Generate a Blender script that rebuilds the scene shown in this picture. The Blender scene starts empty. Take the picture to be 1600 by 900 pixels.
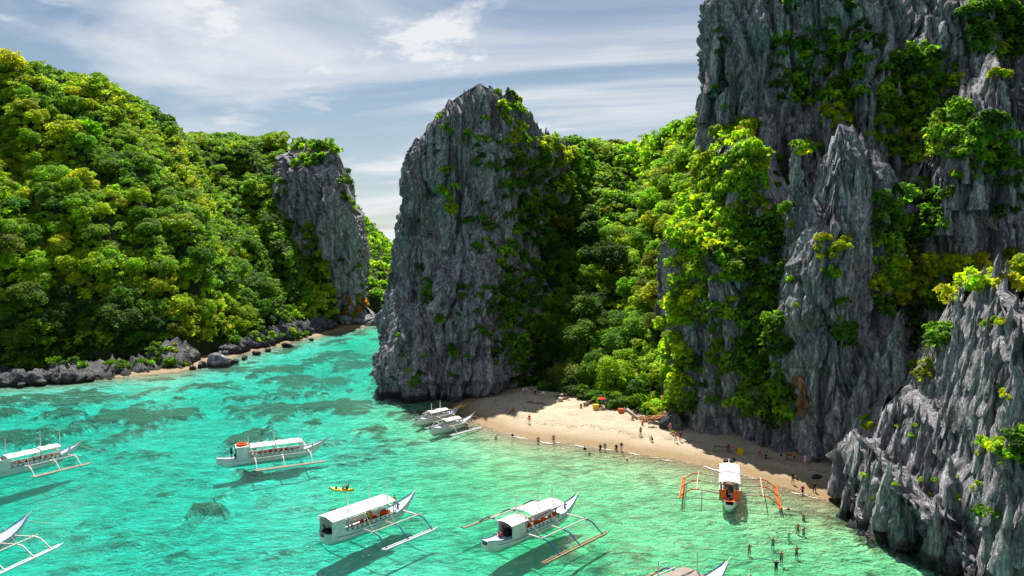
import bpy, math, random
import numpy as np
from mathutils import Vector, Matrix

# ------------------------------------------------------------------ camera, world, sun, exposure
SC = bpy.context.scene
COL = SC.collection
CAM_H, PITCH, FPX = 32.0, math.atan(65 / 1067), 1067.0
cam_d = bpy.data.cameras.new('camera')
cam_d.sensor_width = 36.0
cam_d.lens = 24.0
cam_d.clip_start, cam_d.clip_end = 0.5, 12000.0
cam = bpy.data.objects.new('camera', cam_d)
COL.objects.link(cam)
cam.location = (0, 0, CAM_H)
cam.rotation_euler = (math.radians(90) - PITCH, 0, 0)
SC.camera = cam

SUN_EL, SUN_AZ = math.radians(58), math.radians(-9)      # azimuth from +Y (straight ahead), negative = to the left
sun_d = bpy.data.lights.new('sun', 'SUN')
sun_d.energy, sun_d.angle, sun_d.color = 4.6, math.radians(0.53), (1.0, 0.94, 0.84)
sun = bpy.data.objects.new('sun', sun_d)
COL.objects.link(sun)
sdir = Vector((math.sin(SUN_AZ) * math.cos(SUN_EL), math.cos(SUN_AZ) * math.cos(SUN_EL), math.sin(SUN_EL)))
sun.rotation_euler = sdir.to_track_quat('Z', 'Y').to_euler()
sun.location = (0, 0, 300)

W = bpy.data.worlds.new('World')
SC.world = W
W.use_nodes = True


def world_nodes():
    nt = W.node_tree
    nt.nodes.clear()
    N, L = nt.nodes.new, nt.links.new
    out, bg = N('ShaderNodeOutputWorld'), N('ShaderNodeBackground')
    bg.inputs['Strength'].default_value = 0.15
    sky = N('ShaderNodeTexSky')
    sky.sky_type = 'NISHITA'
    sky.sun_disc = False
    sky.sun_elevation = SUN_EL
    sky.sun_rotation = SUN_AZ
    sky.air_density, sky.dust_density, sky.ozone_density = 1.0, 0.6, 1.2
    # cirrus and a few puffs on a cloud plane seen from below, over the whole dome
    geo = N('ShaderNodeTexCoord')
    sep = N('ShaderNodeSeparateXYZ')
    L(geo.outputs['Generated'], sep.inputs[0])

    def m(op, a, b=None, clamp=False):
        n = N('ShaderNodeMath')
        n.operation = op
        n.use_clamp = clamp
        for i, v in enumerate((a, b)):
            if v is None:
                continue
            if isinstance(v, (int, float)):
                n.inputs[i].default_value = v
            else:
                L(v, n.inputs[i])
        return n.outputs[0]
    h = m('ADD', m('MAXIMUM', sep.outputs[2], 0.0), 0.16)
    cx, cy = m('DIVIDE', sep.outputs[0], h), m('DIVIDE', sep.outputs[1], h)

    def vec(x, y, z=0.0):
        c = N('ShaderNodeCombineXYZ')
        for i, v in enumerate((x, y, z)):
            if isinstance(v, (int, float)):
                c.inputs[i].default_value = v
            else:
                L(v, c.inputs[i])
        return c.outputs[0]

    def noise(v, scale, det, rough, dist=0.0):
        n = N('ShaderNodeTexNoise')
        n.inputs['Scale'].default_value, n.inputs['Detail'].default_value = scale, det
        n.inputs['Roughness'].default_value, n.inputs['Distortion'].default_value = rough, dist
        L(v, n.inputs['Vector'])
        return n.outputs['Fac']

    def ramp(v, a, b):
        n = N('ShaderNodeMapRange')
        n.interpolation_type = 'SMOOTHSTEP'
        n.inputs['From Min'].default_value, n.inputs['From Max'].default_value = a, b
        L(v, n.inputs['Value'])
        return n.outputs[0]
    ci = noise(vec(m('MULTIPLY', cx, 0.55), m('ADD', m('MULTIPLY', cy, 1.15), m('MULTIPLY', cx, 0.22))), 0.85, 9, 0.58, 0.9)
    veil = noise(vec(m('MULTIPLY', cx, 0.3), cy, 3.3), 0.6, 5, 0.5, 0.3)
    cirrus = m('MULTIPLY', ramp(ci, 0.40, 0.66), m('ADD', m('MULTIPLY', ramp(veil, 0.28, 0.68), 0.75), 0.35))
    pf = noise(vec(cx, cy, 7.1), 2.3, 8, 0.62, 0.2)
    pm = noise(vec(cx, cy, 1.7), 0.75, 2, 0.5)
    puffs = m('MULTIPLY', ramp(pf, 0.52, 0.66), ramp(pm, 0.50, 0.60))
    low = m('MULTIPLY', ramp(sep.outputs[2], 0.40, 0.0), 0.30)      # a thin high veil, thicker along the line of sight near the horizon
    dens = m('MINIMUM', m('ADD', m('ADD', m('MULTIPLY', cirrus, 0.95), low), m('MULTIPLY', puffs, 0.7)), 0.95)
    tint = N('ShaderNodeMixRGB')
    tint.blend_type = 'MULTIPLY'
    tint.inputs[0].default_value = 1.0
    L(sky.outputs[0], tint.inputs[1])
    tint.inputs[2].default_value = SKY_TINT
    mix = N('ShaderNodeMixRGB')
    L(dens, mix.inputs[0])
    L(tint.outputs[0], mix.inputs[1])
    mix.inputs[2].default_value = CLOUD_COL
    L(mix.outputs[0], bg.inputs['Color'])
    L(bg.outputs[0], out.inputs['Surface'])


SKY_TINT = (0.222, 0.246, 0.248, 1)
CLOUD_COL = (2.8, 2.88, 2.98, 1)
world_nodes()
SC.view_settings.view_transform = 'Standard'
SC.view_settings.look = 'None'
SC.view_settings.exposure = 1.05
SC.view_settings.gamma = 1.0
SC.view_settings.use_curve_mapping = False
SC.render.engine = 'CYCLES'
cy = SC.cycles
cy.use_denoising = True
cy.denoiser, cy.denoising_prefilter = 'OPENIMAGEDENOISE', 'NONE'
cy.max_bounces, cy.diffuse_bounces, cy.glossy_bounces, cy.transmission_bounces = 6, 2, 3, 4
cy.transparent_max_bounces, cy.volume_bounces = 10, 0
cy.caustics_reflective = cy.caustics_refractive = False
cy.sample_clamp_indirect, cy.sample_clamp_direct = 5.0, 5.0
cy.use_adaptive_sampling, cy.adaptive_threshold = True, 0.01

# ------------------------------------------------------------------ helpers
CP, SP = math.cos(PITCH), math.sin(PITCH)


def at(px, py, Y):
    """point of the place seen at photo pixel (px, py) at distance Y north of the viewpoint"""
    Y = 34144.0 / (40546.0 / Y - 40.0)          # survey distances were noted for a slightly higher viewpoint
    a, b = (px - 800) / FPX, (450 - py) / FPX
    t = Y / (CP + b * SP)
    return np.array((a * t, Y, CAM_H + t * (b * CP - SP)))


def sea(px, py, z=0.0):
    a, b = (px - 800) / FPX, (450 - py) / FPX
    t = (CAM_H - z) / (SP - b * CP)
    return np.array((a * t, t * (CP + b * SP), z))


def project(P):
    P = np.atleast_2d(P)
    y, z = P[:, 1], P[:, 2] - CAM_H
    f = y * CP - z * SP
    u = y * SP + z * CP
    return 800 + FPX * P[:, 0] / f, 450 - FPX * u / f


def ray(px, py):
    a, b = (px - 800) / FPX, (450 - py) / FPX
    return Vector((a, CP + b * SP, b * CP - SP)).normalized()


_rng = np.random.RandomState(7)
_perm = np.tile(_rng.permutation(256), 3)
_grad = _rng.normal(size=(256, 3))
_grad /= np.linalg.norm(_grad, axis=1)[:, None]


def pn(x, y, z):
    """gradient noise, about -0.6..0.6 -> scaled to -1..1"""
    x, y, z = np.broadcast_arrays(np.asarray(x, float), np.asarray(y, float), np.asarray(z, float))
    xi, yi, zi = np.floor(x).astype(int), np.floor(y).astype(int), np.floor(z).astype(int)
    xf, yf, zf = x - xi, y - yi, z - zi
    u, v, w = (t * t * t * (t * (t * 6 - 15) + 10) for t in (xf, yf, zf))
    xi, yi, zi = xi & 255, yi & 255, zi & 255

    def g(i, j, k):
        h = _perm[_perm[_perm[xi + i] + yi + j] + zi + k]
        G = _grad[h]
        return G[..., 0] * (xf - i) + G[..., 1] * (yf - j) + G[..., 2] * (zf - k)
    l = lambda a, b, t: a + t * (b - a)
    r = l(l(l(g(0, 0, 0), g(1, 0, 0), u), l(g(0, 1, 0), g(1, 1, 0), u), v),
          l(l(g(0, 0, 1), g(1, 0, 1), u), l(g(0, 1, 1), g(1, 1, 1), u), v), w)
    return r * 1.5


def fbm(x, y, z, o=4, gain=0.5):
    s, a, f = 0, 1.0, 1.0
    for i in range(o):
        s = s + a * pn(x * f + 17.3 * i, y * f + 5.1 * i, z * f + 9.7 * i)
        a *= gain
        f *= 2.03
    return s


def ridged(x, y, z, o=3, gain=0.5):
    s, a, f = 0, 1.0, 1.0
    for i in range(o):
        s = s + a * (1 - 2 * np.abs(pn(x * f + 31.7 * i, y * f + 3.3 * i, z * f + 7.7 * i)))
        a *= gain
        f *= 2.1
    return s


def hsh(i, j, k):
    i, j = np.asarray(i, np.int64), np.asarray(j, np.int64)
    h = (i * 374761393 + j * 668265263 + k * 974634777) & 0x7fffffff
    h = ((h ^ (h >> 13)) * 1274126177) & 0x7fffffff
    h = ((h ^ (h >> 16)) * 2246822519) & 0x7fffffff
    return ((h ^ (h >> 15)) & 0xffff) / 65535.0


def shards(U, Z, w, h, seed, sharp=1.0):
    """overlapping upward-pointing rock blades: 0..1 relief over a wall (U along, Z up)"""
    ix, iz = np.floor(U / w), np.floor(Z / h)
    best = np.zeros_like(U)
    for dx in (-1, 0, 1):
        for dz in (0, 1, 2):
            cx, cz = ix + dx, iz + dz
            cu = (cx + .5 + .8 * (hsh(cx, cz, seed) - .5)) * w
            tip = (cz + hsh(cx, cz, seed + 1)) * h
            amp = .35 + .65 * hsh(cx, cz, seed + 2)
            lean = (hsh(cx, cz, seed + 3) - .5) * .18
            ww = w * (.55 + .75 * hsh(cx, cz, seed + 4))
            below = tip - Z
            ok = below > 0
            b = np.clip(below / h, 0, 3)
            half = ww * np.clip(b * 1.1, 0, 1) ** .7 * .62 + 1e-3
            dd = (U - cu - lean * below) / half
            sk = .5 * (hsh(cx, cz, seed + 5) - .5)
            sh = np.clip(1 - np.where(dd > sk, (dd - sk) / (1 - sk), (sk - dd) / (1 + sk)), 0, 1)
            val = amp * sh ** .8 * np.clip(b * 2.5, 0, 1) ** .6 * np.clip(2.2 - b, 0, 1) ** .8
            best = np.maximum(best, np.where(ok, val, 0))
    return best


def blocks(U, Z, w, h, seed):
    """angular rock blocks on a wall: one offset (0..1) for each block, and the depth (0..1) of the joints between them"""
    gu, gv = U / w, Z / h
    iu, iv = np.floor(gu), np.floor(gv)
    f1, f2, val = np.full(U.shape, 9.), np.full(U.shape, 9.), np.zeros(U.shape)
    for du in (-1, 0, 1):
        for dv in (-1, 0, 1):
            a, b = iu + du, iv + dv
            d = np.abs(a + hsh(a, b, seed) - gu) + .8 * np.abs(b + hsh(a, b, seed + 1) - gv)
            n1 = d < f1
            f2 = np.where(n1, f1, np.minimum(f2, d))
            val = np.where(n1, hsh(a, b, seed + 2), val)
            f1 = np.minimum(f1, d)
    return val, np.clip(1 - (f2 - f1) / .13, 0, 1)


def catmull(P, n, closed=False):
    P = np.asarray(P, float)
    if closed:
        Q = np.vstack([P[-1:], P, P[:2]])
        segs = len(P)
    else:
        Q = np.vstack([2 * P[:1] - P[1:2], P, 2 * P[-1:] - P[-2:-1]])
        segs = len(P) - 1
    out = []
    k = 24
    for i in range(segs):
        a, b, c, d = Q[i:i + 4]
        t = np.linspace(0, 1, k, endpoint=False)[:, None]
        out.append(.5 * (2 * b + (c - a) * t + (2 * a - 5 * b + 4 * c - d) * t ** 2 + (3 * b - a - 3 * c + d) * t ** 3))
    out = np.vstack(out + [P[:1] if closed else P[-1:]])
    s = np.r_[0, np.cumsum(np.linalg.norm(np.diff(out, axis=0), axis=1))]
    q = np.linspace(0, s[-1], n, endpoint=not closed)
    return np.stack([np.interp(q, s, out[:, j]) for j in range(P.shape[1])], 1), s[-1]


def np_mesh(name, V, F, smooth=False, mats=(), attrs=None):
    """V (n,3), F (m,3|4) -> mesh"""
    V, F = np.asarray(V, np.float32), np.asarray(F, np.int32)
    k = F.shape[1]
    me = bpy.data.meshes.new(name)
    me.vertices.add(len(V))
    me.vertices.foreach_set('co', V.ravel())
    me.loops.add(F.size)
    me.loops.foreach_set('vertex_index', F.ravel())
    me.polygons.add(len(F))
    me.polygons.foreach_set('loop_start', np.arange(0, F.size, k, dtype=np.int32))
    me.polygons.foreach_set('loop_total', np.full(len(F), k, np.int32))
    if smooth:
        me.polygons.foreach_set('use_smooth', np.ones(len(F), bool))
    for m in mats:
        me.materials.append(m)
    for nm, arr in (attrs or {}).items():
        arr = np.asarray(arr, np.float32)
        if arr.ndim == 1:
            a = me.attributes.new(nm, 'FLOAT', 'POINT')
            a.data.foreach_set('value', arr)
        else:
            a = me.attributes.new(nm, 'FLOAT_COLOR', 'POINT')
            a.data.foreach_set('color', np.c_[arr, np.ones(len(arr))].astype(np.float32).ravel())
    me.update(calc_edges=True)
    me.validate()
    return me


def link(name, me, parent=None, **props):
    o = bpy.data.objects.new(name, me)
    COL.objects.link(o)
    if parent is not None:
        o.parent = parent
    for k, v in props.items():
        o[k] = v
    return o


def grid_faces(n, m, wrap=False):
    i = np.arange(n if wrap else n - 1)
    j = np.arange(m - 1)
    I, J = np.meshgrid(i, j, indexing='ij')
    I2 = (I + 1) % n
    return np.stack([I * m + J, I2 * m + J, I2 * m + J + 1, I * m + J + 1], -1).reshape(-1, 4)


# ------------------------------------------------------------------ materials
def new_mat(name):
    m = bpy.data.materials.new(name)
    m.use_nodes = True
    nt = m.node_tree
    nt.nodes.clear()
    return m, nt.nodes.new, nt.links.new


def put(N, L, typ, ins=None, **attrs):
    n = N(typ)
    for k, v in attrs.items():
        setattr(n, k, v)
    for k, v in (ins or {}).items():
        s = n.inputs[k]
        if hasattr(v, 'is_output'):
            L(v, s)
        else:
            s.default_value = v
    return n


def simple_mat(name, col, rough=0.6, spec=0.3, vary=0.12, scale=3.0, metal=0.0):
    """painted or plain surface with a little uneven colour and wear"""
    m, N, L = new_mat(name)
    tc = put(N, L, 'ShaderNodeTexCoord')
    ns = put(N, L, 'ShaderNodeTexNoise', {'Vector': tc.outputs['Object'], 'Scale': scale, 'Detail': 5.0, 'Roughness': .65})
    rr = put(N, L, 'ShaderNodeValToRGB', {'Fac': ns.outputs['Fac']})
    rr.color_ramp.elements[0].position, rr.color_ramp.elements[1].position = .3, .7
    rr.color_ramp.elements[0].color = (*[c * (1 - 2 * vary) for c in col], 1)
    rr.color_ramp.elements[1].color = (*[min(1, c * (1 + vary * .6)) for c in col], 1)
    b = put(N, L, 'ShaderNodeBsdfPrincipled', {'Base Color': rr.outputs[0], 'Roughness': rough, 'Specular IOR Level': spec, 'Metallic': metal})
    o = put(N, L, 'ShaderNodeOutputMaterial', {'Surface': b.outputs[0]})
    return m


def rock_mat(name, lo, hi, rust=0.0, zs=.12):
    m, N, L = new_mat(name)
    geo = put(N, L, 'ShaderNodeNewGeometry')
    P = geo.outputs['Position']
    st = put(N, L, 'ShaderNodeVectorMath', {0: P, 1: (1, 1, zs)}, operation='MULTIPLY')
    n1 = put(N, L, 'ShaderNodeTexNoise', {'Vector': st.outputs[0], 'Scale': .55, 'Detail': 8.0, 'Roughness': .68})
    n2 = put(N, L, 'ShaderNodeTexNoise', {'Vector': P, 'Scale': 1.4, 'Detail': 9.0, 'Roughness': .7})
    n3 = put(N, L, 'ShaderNodeTexNoise', {'Vector': P, 'Scale': .06, 'Detail': 3.0})
    mx = put(N, L, 'ShaderNodeMath', {0: n1.outputs['Fac'], 1: n2.outputs['Fac']}, operation='ADD')
    rr = put(N, L, 'ShaderNodeValToRGB', {'Fac': put(N, L, 'ShaderNodeMath', {0: mx.outputs[0], 1: .5}, operation='MULTIPLY').outputs[0]})
    e = rr.color_ramp.elements
    e[0].position, e[1].position = .38, .62
    e[0].color, e[1].color = (*lo, 1), (*hi, 1)
    # mineral bands: pale streaks and warm stains
    pale = put(N, L, 'ShaderNodeMapRange', {'Value': n1.outputs['Fac'], 'From Min': .6, 'From Max': .72})
    c1 = put(N, L, 'ShaderNodeMixRGB', {0: put(N, L, 'ShaderNodeMath', {0: pale.outputs[0], 1: .55}, operation='MULTIPLY').outputs[0],
                                       1: rr.outputs[0], 2: (*[min(1, h * 1.5) for h in hi], 1)})
    w = put(N, L, 'ShaderNodeMapRange', {'Value': n3.outputs['Fac'], 'From Min': .58, 'From Max': .7, 'To Max': .35 + rust})
    c2 = put(N, L, 'ShaderNodeMixRGB', {0: w.outputs[0], 1: c1.outputs[0], 2: (.17, .16, .15, 1)})
    st2 = put(N, L, 'ShaderNodeVectorMath', {0: P, 1: (1, 1, .16)}, operation='MULTIPLY')
    n4 = put(N, L, 'ShaderNodeTexNoise', {'Vector': st2.outputs[0], 'Scale': 1.7, 'Detail': 6.0, 'Roughness': .65, 'Distortion': .35})
    ab = put(N, L, 'ShaderNodeMath', {0: put(N, L, 'ShaderNodeMath', {0: n4.outputs['Fac'], 1: -.5}, operation='ADD').outputs[0]}, operation='ABSOLUTE')
    cr = put(N, L, 'ShaderNodeMapRange', {'Value': ab.outputs[0], 'From Min': 0.0, 'From Max': .05})
    st3 = put(N, L, 'ShaderNodeVectorMath', {0: P, 1: (1, 1, .035)}, operation='MULTIPLY')
    n5 = put(N, L, 'ShaderNodeTexNoise', {'Vector': st3.outputs[0], 'Scale': .38, 'Detail': 5.0, 'Roughness': .6})
    blk = put(N, L, 'ShaderNodeMapRange', {'Value': n5.outputs['Fac'], 'From Min': .53, 'From Max': .64, 'To Max': .78})
    c3 = put(N, L, 'ShaderNodeMixRGB', {0: blk.outputs[0], 1: c2.outputs[0], 2: (.05, .052, .06, 1)})
    n6 = put(N, L, 'ShaderNodeTexNoise', {'Vector': put(N, L, 'ShaderNodeVectorMath', {0: P, 1: (1, 1, .3)}, operation='MULTIPLY').outputs[0], 'Scale': .16, 'Detail': 6.0, 'Roughness': .65})
    crm = put(N, L, 'ShaderNodeMapRange', {'Value': n6.outputs['Fac'], 'From Min': .60, 'From Max': .74, 'To Max': .45})
    c4 = put(N, L, 'ShaderNodeMixRGB', {0: crm.outputs[0], 1: c3.outputs[0], 2: (.38, .35, .31, 1)})
    zz = put(N, L, 'ShaderNodeSeparateXYZ', {0: P}).outputs[2]
    tz = put(N, L, 'ShaderNodeMath', {0: zz, 1: put(N, L, 'ShaderNodeMath', {0: n2.outputs['Fac'], 1: 1.2}, operation='MULTIPLY').outputs[0]}, operation='SUBTRACT')
    td = put(N, L, 'ShaderNodeMapRange', {'Value': tz.outputs[0], 'From Min': -.1, 'From Max': .5, 'To Min': .85, 'To Max': 0.0})
    c2 = put(N, L, 'ShaderNodeMixRGB', {0: td.outputs[0], 1: c4.outputs[0], 2: (.035, .032, .022, 1)})
    bm0 = put(N, L, 'ShaderNodeBump', {'Height': n2.outputs['Fac'], 'Strength': 1.0, 'Distance': .55})
    bm = put(N, L, 'ShaderNodeBump', {'Height': cr.outputs[0], 'Strength': .9, 'Distance': .3, 'Normal': bm0.outputs[0]})
    b = put(N, L, 'ShaderNodeBsdfPrincipled', {'Base Color': c2.outputs[0], 'Roughness': .88, 'Specular IOR Level': .2, 'Normal': bm.outputs[0]})
    put(N, L, 'ShaderNodeOutputMaterial', {'Surface': b.outputs[0]})
    return m


ROCK = rock_mat('limestone', (.115, .113, .132), (.57, .56, .605))
ROCK_DARK = rock_mat('wet_limestone', (.05, .053, .06), (.24, .245, .26))
ROCK_PALE = rock_mat('pale_limestone', (.155, .153, .175), (.62, .61, .655))
ROCK_RUST = rock_mat('rusty_limestone', (.24, .12, .06), (.52, .27, .14), .0)


def soil_mat():
    m, N, L = new_mat('hillside_soil')
    geo = put(N, L, 'ShaderNodeNewGeometry')
    n = put(N, L, 'ShaderNodeTexNoise', {'Vector': geo.outputs['Position'], 'Scale': .5, 'Detail': 8.0, 'Roughness': .7})
    rr = put(N, L, 'ShaderNodeValToRGB', {'Fac': n.outputs['Fac']})
    e = rr.color_ramp.elements
    e[0].position, e[1].position = .35, .7
    e[0].color, e[1].color = (.018, .03, .012, 1), (.05, .075, .022, 1)
    bm = put(N, L, 'ShaderNodeBump', {'Height': n.outputs['Fac'], 'Strength': 1.0, 'Distance': .6})
    b = put(N, L, 'ShaderNodeBsdfPrincipled', {'Base Color': rr.outputs[0], 'Roughness': .95, 'Specular IOR Level': .1, 'Normal': bm.outputs[0]})
    put(N, L, 'ShaderNodeOutputMaterial', {'Surface': b.outputs[0]})
    return m


SOIL = soil_mat()


def foliage_mat():
    m, N, L = new_mat('foliage')
    oi = put(N, L, 'ShaderNodeObjectInfo')
    at_ = put(N, L, 'ShaderNodeAttribute', attribute_name='tint')
    c = put(N, L, 'ShaderNodeMixRGB', {0: 1.0, 1: oi.outputs['Color'], 2: at_.outputs['Color']}, blend_type='MULTIPLY')
    d = put(N, L, 'ShaderNodeBsdfPrincipled', {'Base Color': c.outputs[0], 'Roughness': .6, 'Specular IOR Level': .08})
    br = put(N, L, 'ShaderNodeMixRGB', {0: 1.0, 1: c.outputs[0], 2: (1.6, 1.7, .35, 1)}, blend_type='MULTIPLY')
    t = put(N, L, 'ShaderNodeBsdfTranslucent', {'Color': br.outputs[0]})
    mx = put(N, L, 'ShaderNodeMixShader', {0: .55, 1: d.outputs[0], 2: t.outputs[0]})
    put(N, L, 'ShaderNodeOutputMaterial', {'Surface': mx.outputs[0]})
    return m


LEAF = foliage_mat()
BARK = simple_mat('bark', (.16, .12, .09), .9, .1, .25, 4)
BARK_PALE = simple_mat('pale_bark', (.36, .32, .27), .9, .1, .2, 4)
# ------------------------------------------------------------------ sea bed, beach, water
SHORE_BEACH = np.array([(4., 5000.), (4., 200.), (-2., 160.)] + [sea(*p)[:2] for p in ((706, 634), (718, 646), (738, 657), (765, 668), (800, 680), (850, 689), (900, 694), (960, 703), (1010, 711),
                                              (1060, 719), (1110, 729), (1160, 741), (1210, 757), (1280, 778), (1400, 800))])
SHORE_LEFT = np.array([sea(*p)[:2] for p in ((-700, 700), (-250, 632), (-100, 616), (0, 607), (100, 601), (200, 592), (290, 584), (340, 571), (400, 553), (450, 541), (500, 528), (550, 518), (590, 509))])


LAND_R = np.vstack([SHORE_BEACH, [(5000., 100.), (5000., 5000.)]])
LAND_L = np.vstack([SHORE_LEFT, [(-95., 350.), (-200., 460.), (-1500., 600.), (-5000., 600.), (-5000., 140.)]])


def poly_dist(X, Y, P, signed=False):
    best = np.full(X.shape, 1e9)
    sg = np.ones(X.shape)
    for a, b in zip(P[:-1], P[1:]):
        d = b - a
        L2 = d @ d
        t = np.clip(((X - a[0]) * d[0] + (Y - a[1]) * d[1]) / L2, 0, 1)
        ex, ey = X - a[0] - t * d[0], Y - a[1] - t * d[1]
        q = np.hypot(ex, ey)
        s = np.sign(d[0] * ey - d[1] * ex)
        upd = q < best - 1e-9
        sg = np.where(upd, s, sg)
        best = np.minimum(best, q)
    return best * sg if signed else best


def inside(X, Y, P):
    r = np.zeros(X.shape, bool)
    for a, b in zip(P, np.roll(P, -1, 0)):
        if a[1] == b[1]:
            continue
        c = ((a[1] > Y) != (b[1] > Y)) & (X < (b[0] - a[0]) * (Y - a[1]) / (b[1] - a[1]) + a[0])
        r ^= c
    return r


def sstep(x, a, b):
    t = np.clip((x - a) / (b - a), 0, 1)
    return t * t * (3 - 2 * t)


CORAL = [(385, 690, 34, 9, 1), (530, 640, 60, 10, 1), (440, 645, 70, 7, .9), (400, 690, 40, 5, .7), (190, 660, 70, 9, 1), (250, 655, 60, 8, .9), (215, 648, 40, 6, .8), (20, 688, 60, 9, 1), (110, 677, 20, 5, 1),
         (560, 575, 45, 8, .8), (480, 600, 80, 8, .8), (440, 580, 50, 6, .7), (330, 610, 60, 6, .6), (120, 630, 90, 9, .7), (330, 800, 28, 10, .9), (380, 745, 25, 6, .8), (40, 630, 60, 8, .6),
         (690, 670, 40, 8, .8), (735, 680, 40, 7, .7), (640, 660, 40, 8, .7), (510, 700, 40, 8, .5), (640, 700, 50, 10, .45), (570, 720, 60, 10, .4), (430, 860, 60, 18, .3), (585, 870, 40, 12, .25),
         (300, 740, 40, 5, .35), (230, 640, 30, 4, .6), (300, 650, 40, 5, .6), (460, 622, 50, 5, .7), (700, 730, 60, 10, .3), (90, 655, 40, 5, .7), (1330, 840, 25, 30, .7), (1290, 812, 14, 6, .5), (530, 560, 50, 6, .8), (400, 625, 50, 5, .7)]
CORAL_XY = []
for px, py, rx, ry, k in CORAL:
    c = sea(px, py, -2)
    CORAL_XY.append((c[0], c[1], abs(sea(px + rx, py, -2)[0] - c[0]), abs(sea(px, py - ry, -2)[1] - c[1]), k))


def ground(X, Y):
    d2 = poly_dist(X, Y, SHORE_BEACH) * np.where(inside(X, Y, LAND_R), 1, -1)        # positive = landward
    d1 = poly_dist(X, Y, SHORE_LEFT) * np.where(inside(X, Y, LAND_L), 1, -1)
    n = fbm(X / 22, Y / 22, 0.3, 3)
    land = np.maximum(d2 + .6 * pn(X / 5, Y / 5, 2.2), 0)
    up = .075 * land + .06 * np.minimum(land, 4) + .03 * pn(X / 1.7, Y / 1.7, 4.4) * np.minimum(land, 1) + .16 * fbm(X / 6, Y / 6, 1.1, 3) * np.clip(land / 5, 0, 1)
    up = np.minimum(up, 3.2 + .2 * n)
    off = np.maximum(-d2, 0)
    offl = np.maximum(-d1, 0)
    dep = .10 * off ** .8 + .012 * off
    depl = .25 + .11 * offl ** .85
    deep = 3.1 + .7 * n + 3.0 * sstep(-X, 8, 52) * sstep(-Y, -112, -80) + 1.2 * sstep(Y, 175, 240)
    dd = -1 / (1 / np.maximum(deep, .1) ** 3 + 1 / np.maximum(dep, .02) ** 3 + 1 / np.maximum(depl, .02) ** 3) ** (1 / 3)
    lz = np.where(d1 > 0, np.minimum(.10 * d1, .7) - .4, -9)
    z = np.where(d2 > 0, up, np.maximum(dd, lz))
    # coral heads and sea grass
    k = np.zeros_like(X)
    wx, wy = X + 3.5 * fbm(X / 5, Y / 5, 5.5, 3), Y + 6 * fbm(X / 5, Y / 5, 8.8, 3)
    for cx, cy_, rx, ry, a in CORAL_XY:
        q = ((wx - cx) / rx) ** 2 + ((wy - cy_) / ry) ** 2
        k = np.maximum(k, a * np.clip(1.35 - q, 0, 1))
    spots = sstep(fbm(X / 6.5, Y / 9, 12.5, 4), .16, .48)
    region = np.maximum.reduce([sstep(-offl, -62, -14) * 1.0, .6 * sstep(Y, 95, 120) * sstep(-X, 8, 22), .3 + 0 * X])
    k = np.clip(np.maximum(k, spots * region) * (d2 < -1.5) * (z < -.3), 0, 1)
    z = z + np.clip(-z - .35, 0, 3.2) * .78 * sstep(k, .10, .75) * (.85 + .18 * pn(X / 1.6, Y / 1.6, 3.1))
    return z, k, d2


def axis(lo, hi, step, far):
    inner = np.arange(lo, hi + step, step)
    ext = np.array([8, 20, 45, 100, 250, 700, 1800, far])
    return np.r_[lo - ext[::-1], inner, inner[-1] + ext]


gx, gy = axis(-190, 95, 1.0, 5000), np.r_[axis(38, 175, .8, 5000)[:-8], np.arange(177, 330, 2.0), 345, 400, 600, 1200, 3000, 6000]
GX, GY = np.meshgrid(gx, gy, indexing='ij')
gz, gk, gd = ground(GX, GY)
beach_me = np_mesh('beach', np.stack([GX, GY, gz], -1).reshape(-1, 3), grid_faces(len(gx), len(gy)), True, (),
                   {'coral': gk.ravel(), 'silt': (sstep(GX + .25 * (GY - 90) + 8 * fbm(GX / 18, GY / 18, 3.7, 3), -34, 6)).ravel()})


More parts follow.
